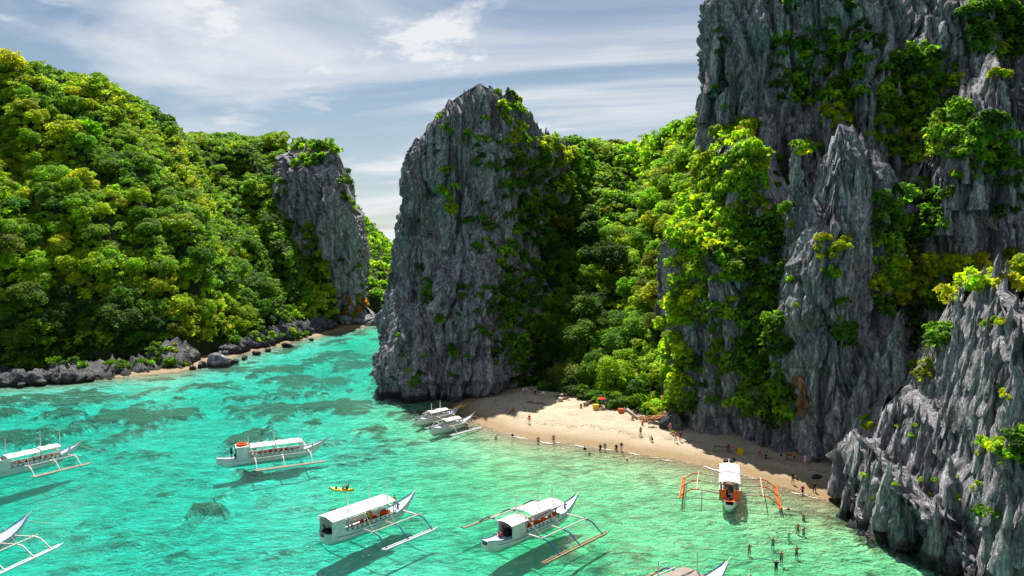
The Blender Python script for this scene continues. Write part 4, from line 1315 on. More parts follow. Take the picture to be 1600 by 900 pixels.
# ------------------------------------------------------------------ outrigger boats
M_WHITE = simple_mat('white_paint', (.76, .76, .73), .45, .4, .12, 1.1)
M_CANVAS = simple_mat('white_canvas', (.80, .78, .74), .8, .15, .11, .9)
M_TARP = simple_mat('grey_brown_tarpaulin', (.30, .25, .22), .85, .1, .15, 1.0)
M_BLUE = simple_mat('blue_paint', (.03, .07, .22), .45, .4, .15, 2)
M_PALEBLUE = simple_mat('pale_blue_paint', (.42, .52, .72), .5, .35, .1, 2)
M_ORANGE = simple_mat('orange_paint', (.72, .12, .015), .45, .4, .12, 2)
M_VEST = simple_mat('orange_life_vest', (.80, .10, .02), .75, .15, .12, 6)
M_BAMBOO = simple_mat('weathered_bamboo', (.62, .50, .40), .6, .25, .18, 3)
M_PINKBAMBOO = simple_mat('painted_bamboo', (.74, .66, .60), .55, .3, .12, 3)
M_FLOATWHITE = simple_mat('painted_float', (.70, .72, .78), .5, .3, .1, 3)
M_FLOATBROWN = simple_mat('brown_bamboo_float', (.42, .25, .15), .6, .25, .2, 3)
M_DARK = simple_mat('dark_interior', (.02, .02, .025), .7, .2, .2, 3)
M_WOOD = simple_mat('worn_wood', (.22, .15, .10), .8, .2, .25, 3)
M_YELLOW = simple_mat('yellow_plastic', (.80, .52, .015), .4, .4, .08, 3)
M_ROPE = simple_mat('pale_rope', (.66, .60, .48), .9, .1, .1, 8)
M_RED = simple_mat('red_fabric', (.62, .025, .02), .8, .15, .1, 4)
M_GREY = simple_mat('grey_metal', (.35, .37, .40), .45, .5, .15, 4)


def sheer(u, bow, stern):
    return .95 + bow * max(u - .3, 0) ** 2 / .49 + stern * max(-u - .6, 0) ** 2 / .16


def beam(u, B):
    if u > 0:
        return B * .5 * max(.13, (1 - u ** 2.3)) ** .75
    return B * .5 * max(.45, (1 - abs(u) ** 4)) ** .9


def make_boat(label, stern, bow, cat='boat', B=2.0, bowr=1.35, sternr=.45, trim=None, deck=None, roofs=(), cabin=None, booms=(-.5, .05, .55), out=5.6, knee=.62, floats=(-.55, .62), float_m=None, boom_m=None, tip_m=None, masts=(), rail=(-.62, .42),
              posts=8, ropes=True, scale=1.0, roof_m=None, panel=None, stern_panel=None, drum=False, sides=(-1, 1)):
    trim, deck, float_m, boom_m, tip_m, roof_m = trim or M_BLUE, deck or M_PALEBLUE, float_m or M_FLOATWHITE, boom_m or M_PINKBAMBOO, tip_m or M_BLUE, roof_m or M_CANVAS
    s0, b0 = np.array(stern[:2]), np.array(bow[:2])
    L = float(np.linalg.norm(b0 - s0)) / scale
    e = link('outrigger_boat', None, label=label, category='boat', group='outrigger tour boats in the bay')
    c = (s0 + b0) / 2
    e.location = (c[0], c[1], 0)
    e.rotation_euler = (0, 0, math.atan2(b0[1] - s0[1], b0[0] - s0[0]))
    e.scale = (scale,) * 3
    X = lambda u: u * L / 2
    # hull
    us = np.linspace(-1, 1, 33)
    V, F = [], []
    for u in us:
        b_, z_ = beam(u, B), sheer(u, bowr, sternr)
        k_ = -.5 + (max(u - .45, 0) / .55) ** 1.7 * (z_ + .36) + (max(-u - .75, 0) / .25) ** 2 * (z_ * .65)
        zm = k_ + (z_ - k_) * .5
        sec = [(b_, z_), (b_ * .93, zm), (b_ * .55, k_ + (z_ - k_) * .15), (0, k_), (-b_ * .55, k_ + (z_ - k_) * .15), (-b_ * .93, zm), (-b_, z_)]
        inn = [(-b_ + .06, z_), (-b_ * .8 + .04, max(.35, zm)), (b_ * .8 - .04, max(.35, zm)), (b_ - .06, z_)]
        V += [(X(u), y, z) for y, z in sec + inn]
    n = 11
    for i in range(len(us) - 1):
        for j in range(n):
            F.append((i * n + j, i * n + (j + 1) % n, (i + 1) * n + (j + 1) % n, (i + 1) * n + j))
    F += [tuple(range(n)), tuple(range(len(V) - 1, len(V) - n - 1, -1))]
    MB().add(V, F).build('hull', M_WHITE, e)
    for sd in (-1, 1):
        pts = [(X(u), sd * (beam(u, B) + .02), sheer(u, bowr, sternr) + .02) for u in us]
        MB().tube(pts, .055, 5).build('rub_rail', trim, e)
        pts = [(X(u), sd * (beam(u, B) * .96 + .03), sheer(u, bowr, sternr) * .62) for u in us[3:-6]]
        MB().tube(pts, .03, 4).build('waterline_strake', trim, e)
    # decks fore and aft
    for name_, ua, ub in (('foredeck', rail[1] + .02, .995), ('aft_deck', -.995, rail[0] - .02)):
        d = MB()
        uu = np.linspace(ua, ub, 9)
        Vd = []
        for u in uu:
            b_, z_ = beam(u, B) - .05, sheer(u, bowr, sternr) - .05
            Vd += [(X(u), b_, z_), (X(u), -b_, z_), (X(u), -b_, z_ - .05), (X(u), b_, z_ - .05)]
        Fd = [(4 * i + j, 4 * i + (j + 1) % 4, 4 * i + 4 + (j + 1) % 4, 4 * i + 4 + j) for i in range(8) for j in range(4)] + [(0, 1, 2, 3), (35, 34, 33, 32)]
        d.add(Vd, Fd).build(name_, deck, e)
    uc = rail[1] + .18
    MB().box((X(uc), 0, sheer(uc, bowr, sternr) + .18), (.16, .16, .5)).box((X(uc), 0, sheer(uc, bowr, sternr) + .38), (.1, .7, .1)).build('mooring_post', trim, e)
    MB().tube([(X(.97), 0, sheer(.97, bowr, 0) - .05), (X(1.0) + .7, 0, sheer(1, bowr, 0) + .35)], [.07, .04], 5).build('bowsprit', M_PINKBAMBOO, e)
    # sole and benches
    MB().box((X((rail[0] + rail[1]) / 2), 0, .42), ((rail[1] - rail[0]) * L / 2, B * .78, .06)).build('cabin_floor', M_WOOD, e)
    for sd in (-1, 1):
        MB().box((X((rail[0] + rail[1]) / 2), sd * B * .3, .72), ((rail[1] - rail[0]) * L / 2 * .85, .34, .07)).build('bench', M_WHITE, e)
        p = MB()
        p.box((X((rail[0] + rail[1]) / 2), sd * (B * .5 - .02), 1.16), ((rail[1] - rail[0]) * L / 2, .05, .42))
        po = p.build('side_panel', panel or M_WHITE, e)
        nh = int((rail[1] - rail[0]) * L / 2 / .62)
        for k in range(nh):
            x = X(rail[0]) + (k + .5) * (rail[1] - rail[0]) * L / 2 / nh
            MB().box((x, sd * (B * .5 + .012), 1.2), (.24, .03, .15)).build('vent', M_DARK, po)
    # roofs
    for (u0, u1, z, w) in roofs:
        r = MB()
        nx, ny = 9, 7
        Vr, Fr = [], []
        for q, th in ((0, 0), (1, -.06)):
            for i in range(nx):
                for j in range(ny):
                    x = X(u0 + (u1 - u0) * i / (nx - 1))
                    y = (j / (ny - 1) - .5) * w
                    Vr.append((x, y, z + .20 * (1 - (2 * y / w) ** 2) + .09 * math.sin(i * 1.57) * (1 - (2 * y / w) ** 2) + th))
        for q in (0, 1):
            o_ = q * nx * ny
            for i in range(nx - 1):
                for j in range(ny - 1):
                    f = (o_ + i * ny + j, o_ + (i + 1) * ny + j, o_ + (i + 1) * ny + j + 1, o_ + i * ny + j + 1)
                    Fr.append(f if q == 0 else f[::-1])
        ring = [i * ny for i in range(nx)] + [(nx - 1) * ny + j for j in range(1, ny)] + [i * ny + ny - 1 for i in range(nx - 2, -1, -1)] + [j for j in range(ny - 2, 0, -1)]
        for a, b in zip(ring, ring[1:] + ring[:1]):
            Fr.append((a, b, b + nx * ny, a + nx * ny))
        ro = r.add(Vr, Fr).build('roof', roof_m, e, smooth=False)
        for sd in (-1, 1):
            MB().tube([(X(u0), sd * w / 2, z - .05), (X(u1), sd * w / 2, z - .05)], .045, 5).build('roof_edge_pole', M_PINKBAMBOO, ro)
        m_ = max(2, int(round((u1 - u0) * L / 2 / 2.1)) + 1)
        for k in range(m_):
            u = u0 + (u1 - u0) * (k + .12) / (m_ - .76)
            for sd in (-1, 1):
                MB().tube([(X(u), sd * (B * .5 - .03), .95), (X(u), sd * (w * .5 - .1), z)], .04, 5).build('roof_post', M_WHITE, e)
        MB().tube([(X(u0), 0, z + .22), (X(u1), 0, z + .22)], .05, 5).build('ridge_pole', roof_m, ro)
    if cabin:
        u0, u1, h, closed = cabin
        xa, xb = X(u0), X(u1)
        for sd in (-1, 1):
            MB().box(((xa + xb) / 2, sd * (B * .5 + .05), .9 + h / 2), (xb - xa, .06, h)).build('cabin_wall', M_WHITE, e)
        if closed:
            MB().box((xb, 0, .9 + h / 2), (.06, B, h)).build('bulkhead', M_WHITE, e)
        eng = MB()
        eng.box((xa + .5, 0, .95), (1.1, .7, .7)).box((xa + .4, .1, 1.4), (.5, .45, .35)).tube([(xa + .2, .3, 1.3), (xa - .1, .35, 2.1)], .07, 6)
        eng.build('engine', M_DARK, e)
        if stern_panel:
            for sd in (-1, 1):
                MB().box((xa - .05, sd * B * .36, .9 + h * .5), (.08, B * .34, h)).build('stern_panel', stern_panel, e)
        if drum:
            MB().box(((xa + xb) / 2, 0, .9 + h + .05), (xb - xa + .2, B + .25, .1)).build('cabin_top', M_WHITE, e)
            t_ = MB()
            a = np.linspace(0, 6.2832, 13)
            t_.tube([((xa + xb) / 2 + .62 * math.cos(q), .62 * math.sin(q), .9 + h + .25) for q in a], .17, 7)
            t_.build('lifebuoy', M_VEST, e)
    # outriggers
    for sd in sides:
        yk, yo, zk, zo = sd * out * knee, sd * out, 1.25, .12
        for u in booms:
            bo = MB().tube([(X(u), 0, 1.0), (X(u), sd * B * .5, 1.05), (X(u), yk, zk)], [.09, .09, .075], 6).build('boom', boom_m, e)
            MB().tube([(X(u), yk - sd * .35, zk + .05), (X(u) - .0, yk + (yo - yk) * .35, zk - .1), (X(u), yo, zo + .06)], [.085, .08, .06], 6).build('boom_tip', tip_m, bo)
        f0, f1 = X(floats[0]), X(floats[1])
        MB().tube([(f0 - .5, yo, zo + .22), (f0, yo, zo), (f1, yo, zo), (f1 + .7, yo, zo + .2)], [.06, .11, .11, .05], 7).build('float', float_m, e)
        MB().tube([(f0 - .3, yo - sd * .24, zo + .1), (f1 + .4, yo - sd * .24, zo + .1)], [.07, .06], 6).build('float', float_m, e)
        MB().tube([(X(booms[0]) - .4, yk, zk + .1), (X(booms[-1]) + .4, yk, zk + .1)], [.065, .06], 6).build('brace_pole', boom_m, e)
        if ropes and roofs:
            for u in booms[:-1]:
                MB().tube([(X(u) + .6, sd * roofs[0][3] * .45, roofs[0][2]), (X(u), yk, zk + .15)], .022, 4).build('stay_rope', M_ROPE, e)
    an = [(X(.93), 0, sheer(.93, bowr, 0)), (X(1.0) + 1.5, .2, .9), (X(1.0) + 4.0, .5, -.3)]
    MB().tube(an, .02, 4).build('anchor_line', M_ROPE, e)
    for u, h, y in masts:
        MB().tube([(X(u), y, .9), (X(u), y, h)], [.075, .055], 6).build('mast', M_WHITE, e)
    return e, L


def on_boat(e, x, y, z):
    """world place of a point given in a boat's own axes"""
    a, s_ = e.rotation_euler.z, e.scale[0]
    return (e.location.x + s_ * (x * math.cos(a) - y * math.sin(a)), e.location.y + s_ * (x * math.sin(a) + y * math.cos(a)), s_ * z)


boat_a, La = make_boat('long white boat with one full length white roof, beside the yellow kayak', sea(503, 848, .3), sea(646, 771, 2.2), B=2.3, roofs=[(-.93, .40, 2.75, 2.75)], cabin=(-.92, -.66, 1.8, False), booms=(-.38, .08, .62), floats=(-.42, .62), masts=[(-.45, 4.9, .2), (.0, 4.9, .2), (.36, 4.6, -.2)], rail=(-.66, .44), out=6.2)
boat_b, Lb = make_boat('white boat with three stepped white canopies, in the middle foreground', sea(757, 859, .4), sea(902, 774, 2.2), B=2.1, roofs=[(-.62, -.28, 2.35, 2.3), (-.22, .18, 2.75, 2.6), (.2, .5, 2.55, 2.4)], cabin=(-.6, -.34, 1.35, True), booms=(-.36, .08, .6), floats=(-.66, .66), masts=[(-.3, 4.6, .6), (.08, 5.0, 0), (.4, 4.6, 0)], rail=(-.34, .52), out=6.2, float_m=M_FLOATBROWN)
boat_c, Lc = make_boat('white boat with orange lifebuoy on its stern cabin, left of the centre', sea(338, 724, .5), sea(510, 687, 2.0), B=1.9, bowr=1.2, sternr=.3, roofs=[(-.42, .02, 2.5, 2.3), (.04, .52, 2.5, 2.3)], cabin=(-.66, -.46, 1.7, True), drum=True, booms=(-.36, .12, .62), floats=(-.36, .8), masts=[(-.44, 3.8, .5), (.02, 4.6, 0), (.5, 5.2, 0)], rail=(-.45, .55), out=5.0, float_m=M_BAMBOO, tip_m=M_PINKBAMBOO, trim=M_GREY)
boat_d, Ld = make_boat('white boat with twin flat canopies and tall masts, cut by the left border', sea(-78, 757, .4), sea(125, 694, 2.0), B=2.2, roofs=[(-.7, -.3, 2.3, 2.4), (-.22, .28, 2.5, 2.4), (.30, .62, 2.6, 2.2)], cabin=(-.5, -.2, 1.5, True), booms=(.0, .4, .74), floats=(.0, .86), masts=[(-.2, 5.0, 0), (.34, 5.2, 0), (.66, 5.4, 0)], rail=(-.2, .64), out=5.0, float_m=M_BAMBOO, tip_m=M_PINKBAMBOO, trim=M_GREY)
boat_e, Le = make_boat('boat with pale blue bow and white outrigger in the lower left corner', sea(-130, 905, .4), sea(42, 807, 2.2), B=2.2, roofs=[(-.8, .1, 2.6, 2.5)], booms=(-.3, .25, .6), floats=(-.4, .72), rail=(-.7, .2), out=6.0, tip_m=M_PINKBAMBOO)
boat_f, Lf = make_boat('orange and white boat with orange outriggers, moored stern on near the beach', sea(1140, 797, .3), sea(1139, 726, 1.6), B=2.3, bowr=.9, roofs=[(-.55, -.05, 2.6, 2.5), (-.02, .5, 2.7, 2.5)], cabin=(-.78, -.55, 1.35, False), stern_panel=M_ORANGE, booms=(-.5, .0, .42), floats=(-.6, .5), float_m=M_ORANGE, tip_m=M_ORANGE, trim=M_ORANGE, deck=M_ORANGE, boom_m=M_BAMBOO, rail=(-.56, .52), out=6.0, knee=.66)
boat_g, Lg = make_boat('small white canopied boat by the rock tower, the nearer to the tower', sea(650, 662, .4), sea(717, 641, 1.0), B=1.5, bowr=.8, roofs=[(-.45, .35, 1.9, 1.7)], booms=(-.3, .35), floats=(-.6, .6), rail=(-.55, .4), out=3.2, masts=[(-.3, 3.4, 0), (.1, 3.6, 0)], trim=M_GREY, tip_m=M_PINKBAMBOO, ropes=False)
boat_h, Lh = make_boat('small white canopied boat by the rock tower, the nearer to the beach swimmers', sea(672, 676, .4), sea(738, 654, 1.0), B=1.5, bowr=.8, roofs=[(-.4, .3, 1.9, 1.7)], booms=(-.35, .3), floats=(-.6, .7), rail=(-.5, .35), out=3.4, trim=M_GREY, tip_m=M_PINKBAMBOO, ropes=False)
boat_i, Li = make_boat('boat with grey brown tarpaulin roof and pale blue bow at the bottom border', sea(965, 990, .4), sea(1136, 880, 2.2), B=2.2, roofs=[(-.8, .34, 2.7, 2.7)], booms=(-.3, .1, .5), floats=(-.5, .55), rail=(-.7, .4), out=5.6, masts=[(-.2, 4.6, .8), (.34, 4.8, -.3)], roof_m=M_TARP, float_m=M_FLOATBROWN)


def vest_mesh():
    v = MB()
    for sd in (-1, 1):
        v.add([(sd * .04, -.06, -.28), (sd * .22, -.06, -.28), (sd * .24, -.06, .1), (sd * .17, -.05, .3), (sd * .08, -.05, .3), (sd * .05, -.06, .05),
               (sd * .04, .08, -.28), (sd * .22, .08, -.28), (sd * .24, .08, .1), (sd * .17, .07, .3), (sd * .08, .07, .3), (sd * .05, .08, .05)],
              [(0, 1, 2, 3, 4, 5), (11, 10, 9, 8, 7, 6)] + [(i, (i + 1) % 6, 6 + (i + 1) % 6, 6 + i) for i in range(6)])
    v.box((0, .13, .02), (.42, .08, .58))
    return v.mesh('life_vest', (M_VEST,))


VEST = vest_mesh()
PR = random.Random(3)
for bt, Lx, n_, y_, lab in ((boat_a, La, 9, -.62, 'orange life vest hanging in the full length roofed boat'), (boat_b, Lb, 8, -.6, 'orange life vest on the benches of the three canopy boat'), (boat_c, Lc, 7, -.5, 'orange life vest inside the boat with the lifebuoy'), (boat_d, Ld, 3, -.5, 'orange life vest in the boat at the left border')):
    for k in range(n_):
        u = -.30 + .68 * (k + .5) / n_ if bt is not boat_d else .3 + .3 * k / n_
        o = link('life_vest', VEST, label=lab, category='life vest', group=lab.replace('vest', 'vests'))
        o.location = on_boat(bt, u * Lx / 2, y_ + PR.uniform(-.15, .1), 1.2 + PR.uniform(-.1, .2))
        o.rotation_euler = (PR.uniform(-.3, .3), PR.uniform(-.3, .3), bt.rotation_euler.z + PR.uniform(-.4, .4))


def kayak(label, a, b, z0, mat):
    a, b = np.array(a[:2]), np.array(b[:2])
    L = np.linalg.norm(b - a)
    e = link('kayak', None, label=label, category='kayak', group='yellow kayaks')
    c = (a + b) / 2
    e.location = (c[0], c[1], z0)
    e.rotation_euler = (0, 0, math.atan2(b[1] - a[1], b[0] - a[0]))
    V, F = [], []
    us = np.linspace(-1, 1, 17)
    for u in us:
        w, r = .40 * max(.04, 1 - abs(u) ** 2.4), .22 * abs(u) ** 3
        for y, z in ((w, .16 + r), (w * .8, -.02 + r * .8), (0, -.12 + r), (-w * .8, -.02 + r * .8), (-w, .16 + r), (-w * .7, .24 + r), (-w * .45, .1 + r if abs(u) < .55 else .26 + r), (w * .45, .1 + r if abs(u) < .55 else .26 + r), (w * .7, .24 + r)):
            V.append((u * L / 2, y, z))
    n = 9
    for i in range(16):
        for j in range(n):
            F.append((i * n + j, i * n + (j + 1) % n, (i + 1) * n + (j + 1) % n, (i + 1) * n + j))
    F += [tuple(range(n)), tuple(range(len(V) - 1, len(V) - n - 1, -1))]
    MB().add(V, F).build('hull', mat, e, smooth=True)
    for u in (-.3, .25):
        MB().box((u * L / 2, 0, .17), (.42, .42, .06)).box((u * L / 2 - .22, 0, .34), (.06, .42, .34)).build('seat', M_DARK, e)
    return e


kay1 = kayak('yellow kayak being paddled above the white roofed boat', sea(514, 766), sea(553, 769), .05, M_YELLOW)
q0 = sea(699, 642, .6)
kay2 = kayak('yellow kayak pulled up on the sand beside the rock tower', sea(697, 643, .4), sea(727, 637, .4), .55, M_YELLOW)
kay2.rotation_euler.y = -.02

# ------------------------------------------------------------------ people
M_SKIN = [simple_mat('tan_skin', (.42, .24, .15), .6, .3, .06, 8), simple_mat('fair_skin', (.62, .40, .29), .6, .3, .06, 8), simple_mat('brown_skin', (.24, .13, .08), .6, .3, .06, 8)]
M_HAIR = simple_mat('black_hair', (.015, .012, .01), .6, .3, .1, 12)
CLOTH = {n: simple_mat(n + '_cloth', c, .85, .12, .12, 8) for n, c in (('red', (.55, .03, .03)), ('black', (.015, .015, .018)), ('white', (.75, .75, .73)), ('blue', (.04, .10, .42)), ('navy', (.02, .03, .09)), ('pink', (.65, .14, .22)),
                                                                      ('yellow', (.72, .46, .02)), ('orange', (.75, .14, .02)), ('grey', (.28, .28, .3)), ('green', (.06, .22, .08)), ('purple', (.16, .08, .35)))}

# joints: pelvis chest neck head | shoulder elbow wrist hand per side | hip knee ankle toe per side  (x right, y forward, z up; metres, feet at z = 0)
def joints(pose):
    J = {'pelvis': (0, 0, .95), 'waist': (0, 0, 1.08), 'chest': (0, .0, 1.32), 'neck': (0, 0, 1.47), 'head0': (0, .01, 1.54), 'head1': (0, .02, 1.66)}
    arm = {'shoulder': (.17, 0, 1.40), 'elbow': (.24, -.03, 1.13), 'wrist': (.25, .06, .90), 'hand': (.25, .09, .80)}
    leg = {'hip': (.09, 0, .90), 'knee': (.10, .02, .50), 'ankle': (.10, -.02, .09), 'toe': (.11, .15, .03)}
    R = {}
    for sd, t in ((1, 'r'), (-1, 'l')):
        for d in (arm, leg):
            for k, v in d.items():
                J[k + t] = (v[0] * sd, v[1], v[2])
    if pose == 'walk':
        J.update(kneer=(.10, .16, .52), ankler=(.10, .20, .10), toer=(.11, .37, .05), kneel=(-.10, -.06, .50), anklel=(-.10, -.28, .16), toel=(-.11, -.14, .05), elbowl=(-.24, .10, 1.16), wristl=(-.23, .30, 1.02), handl=(-.22, .38, .98), wristr=(.24, -.20, .96), handr=(.24, -.24, .87))
    if pose == 'sit':
        dz = -.80
        J = {k: (v[0], v[1] - (.12 if k in ('chest', 'neck', 'head0', 'head1') else 0), v[2] + dz) if not any(k.startswith(q) for q in ('knee', 'ankle', 'toe')) else v for k, v in J.items()}
        J.update(hipr=(.1, .05, .12), hipl=(-.1, .05, .12), kneer=(.14, .42, .46), kneel=(-.14, .40, .44), ankler=(.12, .62, .09), anklel=(-.12, .60, .09), toer=(.13, .80, .04), toel=(-.13, .78, .04),
                 elbowr=(.28, .1, .42), wristr=(.2, .32, .46), handr=(.14, .40, .45), elbowl=(-.28, .1, .42), wristl=(-.2, .32, .44), handl=(-.14, .40, .42))
    if pose == 'crouch':
        J.update(pelvis=(0, -.12, .34), waist=(0, -.08, .46), chest=(0, .06, .66), neck=(0, .14, .78), head0=(0, .18, .84), head1=(0, .24, .95), hipr=(.1, -.1, .32), hipl=(-.1, -.1, .32), kneer=(.16, .28, .48), kneel=(-.16, .28, .46), ankler=(.13, .05, .09), anklel=(-.13, .05, .09),
                 toer=(.14, .22, .03), toel=(-.14, .22, .03), shoulderr=(.17, .1, .74), shoulderl=(-.17, .1, .74), elbowr=(.26, .30, .55), elbowl=(-.26, .30, .55), wristr=(.18, .46, .36), wristl=(-.18, .46, .36), handr=(.16, .50, .27), handl=(-.16, .50, .27))
    if pose == 'armsup':
        J.update(elbowr=(.34, .02, 1.52), wristr=(.42, .05, 1.76), handr=(.44, .06, 1.86), elbowl=(-.36, .03, 1.46), wristl=(-.46, .08, 1.66), handl=(-.48, .09, 1.76))
    if pose == 'armsout':
        J.update(elbowr=(.42, .08, 1.30), wristr=(.62, .2, 1.20), handr=(.70, .26, 1.18), elbowl=(-.42, .08, 1.30), wristl=(-.62, .2, 1.20), handl=(-.70, .26, 1.18))
    if pose == 'paddle':
        J = joints('sit')
        J.update(elbowr=(.3, .18, .5), wristr=(.34, .4, .52), handr=(.34, .48, .52), elbowl=(-.3, .18, .44), wristl=(-.34, .42, .40), handl=(-.34, .5, .40))
    if pose == 'float':
        J2 = {}
        for k, v in J.items():                       # lying face down, head forward
            J2[k] = (v[0], v[2] - 1.0, .02 + v[1] * .5)
        J2.update(head0=(0, .56, .08), head1=(0, .66, .14), elbowr=(.40, .50, .06), wristr=(.42, .74, .03), handr=(.40, .84, .02), elbowl=(-.42, .25, .0), wristl=(-.46, .0, -.06), handl=(-.46, -.1, -.08))
        J = J2
    if pose == 'lie':
        J2 = {k: (v[0], v[2] - 1.0, .11 + v[1] * .3) for k, v in J.items()}
        J2.update(kneer=(.12, -.48, .30))
        J = J2
    return J


RAD = dict(pelvis=.145, waist=.125, chest=.155, neck=.06, head0=.085, head1=.098, shoulder=.068, elbow=.045, wristr=.032, wrist=.032, hand=.036, hip=.088, knee=.058, ankle=.04, toe=.034)


def person_mesh(pose):
    J = joints(pose)
    names = list(J)
    bones = [('pelvis', 'waist'), ('waist', 'chest'), ('chest', 'neck'), ('neck', 'head0'), ('head0', 'head1')]
    for t in 'rl':
        bones += [('chest', 'shoulder' + t), ('shoulder' + t, 'elbow' + t), ('elbow' + t, 'wrist' + t), ('wrist' + t, 'hand' + t), ('pelvis', 'hip' + t), ('hip' + t, 'knee' + t), ('knee' + t, 'ankle' + t), ('ankle' + t, 'toe' + t)]
    me = bpy.data.meshes.new('skeleton')
    me.from_pydata([J[n] for n in names], [(names.index(a), names.index(b)) for a, b in bones], [])
    ob = bpy.data.objects.new('skeleton', me)
    COL.objects.link(ob)
    md = ob.modifiers.new('skin', 'SKIN')
    md.use_smooth_shade = True
    sk = me.skin_vertices[0].data if me.skin_vertices else None
    if sk is None:
        bpy.context.view_layer.objects.active = ob
        bpy.ops.mesh.customdata_skin_add()
        sk = me.skin_vertices[0].data
    for i, n in enumerate(names):
        b = n if n in RAD else n[:-1]
        r = RAD[b]
        sk[i].radius = (r * (1.15 if b in ('chest', 'pelvis') else 1), r * (.85 if b in ('chest', 'pelvis', 'waist') else 1))
        sk[i].use_root = n == 'pelvis'
    ob.modifiers.new('sub', 'SUBSURF').levels = 1
    bpy.context.view_layer.update()
    ev = ob.evaluated_get(bpy.context.evaluated_depsgraph_get())
    m2 = bpy.data.meshes.new_from_object(ev)
    V = [tuple(v.co) for v in m2.vertices]
    F = [tuple(p.vertices) for p in m2.polygons]
    C = np.array([p.center for p in m2.polygons])
    bpy.data.objects.remove(ob)
    bpy.data.meshes.remove(m2)
    # which body part each face belongs to: 0 skin, 1 top, 2 shorts, 3 hair
    best, lab = np.full(len(C), 9.), np.zeros(len(C), int)
    for a, b in bones:
        A, Bv = np.array(J[a]), np.array(J[b])
        d = Bv - A
        t = np.clip(((C - A) @ d) / (d @ d + 1e-9), 0, 1)
        q = np.linalg.norm(C - A - t[:, None] * d, axis=1)
        key = b.rstrip('rl') if b[:-1] in ('shoulder', 'elbow', 'wrist', 'hand', 'hip', 'knee', 'ankle', 'toe') else b
        key = b[:-1] if b[-1] in 'rl' and b[:-1] in ('shoulder', 'elbow', 'wrist', 'hand', 'hip', 'knee', 'ankle', 'toe') else b
        l = np.zeros(len(C), int)
        if key in ('chest', 'neck', 'shoulder'):
            l[:] = 1 if key != 'neck' else 1
            if key == 'neck':
                l = np.where(t < .4, 1, 0)
        elif key == 'waist':
            l = np.where(t < .35, 2, 1)
        elif key == 'elbow':
            l = np.where(t < .5, 1, 0)
        elif key == 'hip':
            l[:] = 2
        elif key == 'knee':
            l = np.where(t < .55, 2, 0)
        elif key in ('head0', 'head1'):
            h0, h1, ck = np.array(J['head0']), np.array(J['head1']), np.array(J['chest'])
            up = (h1 - h0) / np.linalg.norm(h1 - h0)
            fw = np.cross(np.cross(up, (0, 1, 0)), up) if abs(up[1]) < .8 else np.array((0, 0, -1.))
            rel = C - (h0 + h1) / 2
            l = np.where((rel @ up > .055) | (rel @ fw < -.01) & (rel @ up > -.03), 3, 0)
        u_ = q < best
        best = np.where(u_, q, best)
        lab = np.where(u_, l, lab)
    b = MB()
    b.V, b.F, b.M = V, F, [int(x) for x in lab]
    # fingers, and on the face a nose, eyes and ears
    for t, sd in (('r', 1), ('l', -1)):
        h, w = np.array(J['hand' + t]), np.array(J['wrist' + t])
        d = (h - w) / (np.linalg.norm(h - w) + 1e-9)
        s_ = np.cross(d, (0, 1, 0)) if abs(d[1]) < .8 else np.cross(d, (0, 0, 1))
        s_ /= np.linalg.norm(s_)
        n_ = np.cross(d, s_)
        for k, ln in enumerate((.065, .075, .07, .055)):
            o_ = h + s_ * (k - 1.5) * .019
            b.tube([o_, o_ + d * ln * .6, o_ + d * ln + n_ * .015], [.0085, .008, .006], 4, 0)
        o_ = w + d * .03 + s_ * .03
        b.tube([o_, o_ + s_ * .03 + d * .03, o_ + s_ * .035 + d * .06], [.011, .009, .007], 4, 0)
    h0, h1 = np.array(J['head0']), np.array(J['head1'])
    up = (h1 - h0) / np.linalg.norm(h1 - h0)
    fw = np.array((0, 1, 0)) - up * up[1]
    fw = fw / np.linalg.norm(fw) if np.linalg.norm(fw) > .3 else np.array((0, 0, -1.))
    sx = np.cross(fw, up)
    cc = (h0 + h1) / 2 + up * .01
    b.tube([cc + fw * .075 + up * .03, cc + fw * .108 - up * .012], [.009, .014], 4, 0)
    for sd in (-1, 1):
        b.tube([cc + fw * .08 + sx * sd * .034 + up * .025, cc + fw * .094 + sx * sd * .034 + up * .025], [.011, .008], 5, 3)
        b.tube([cc + sx * sd * .083 + up * .03, cc + sx * sd * .095 - up * .02], [.016, .011], 4, 0)
    b.tube([cc + fw * .086 - sx * .022 - up * .045, cc + fw * .092 - up * .048, cc + fw * .086 + sx * .022 - up * .045], .006, 4, 3)
    return b.mesh('person', (M_SKIN[0], CLOTH['red'], CLOTH['black'], M_HAIR), True)


PMESH = {p: person_mesh(p) for p in ('stand', 'walk', 'sit', 'crouch', 'armsup', 'armsout', 'paddle', 'float', 'lie')}


def person(pose, loc, face, top, bottom, label, skin=0, group='people on the beach and in the bay', s=1.0):
    o = link('person', PMESH[pose], label=label, category='person', group=group)
    o.location = loc
    o.rotation_euler = (0, 0, face)
    o.scale = (s, s, s)
    for i, m in enumerate((M_SKIN[skin], M_SKIN[skin] if top is None else CLOTH[top], CLOTH[bottom], M_HAIR)):
        o.material_slots[i].link = 'OBJECT'
        o.material_slots[i].material = m
    return o


def gz_at(x, y):
    z = ground(np.array([[x]]), np.array([[y]]))[0]
    return float(z[0, 0])


def on_sand(px, py):
    p = sea(px, py, 1.2)
    for _ in range(6):
        p = sea(px, py, max(gz_at(p[0], p[1]), -1.3))
    return p


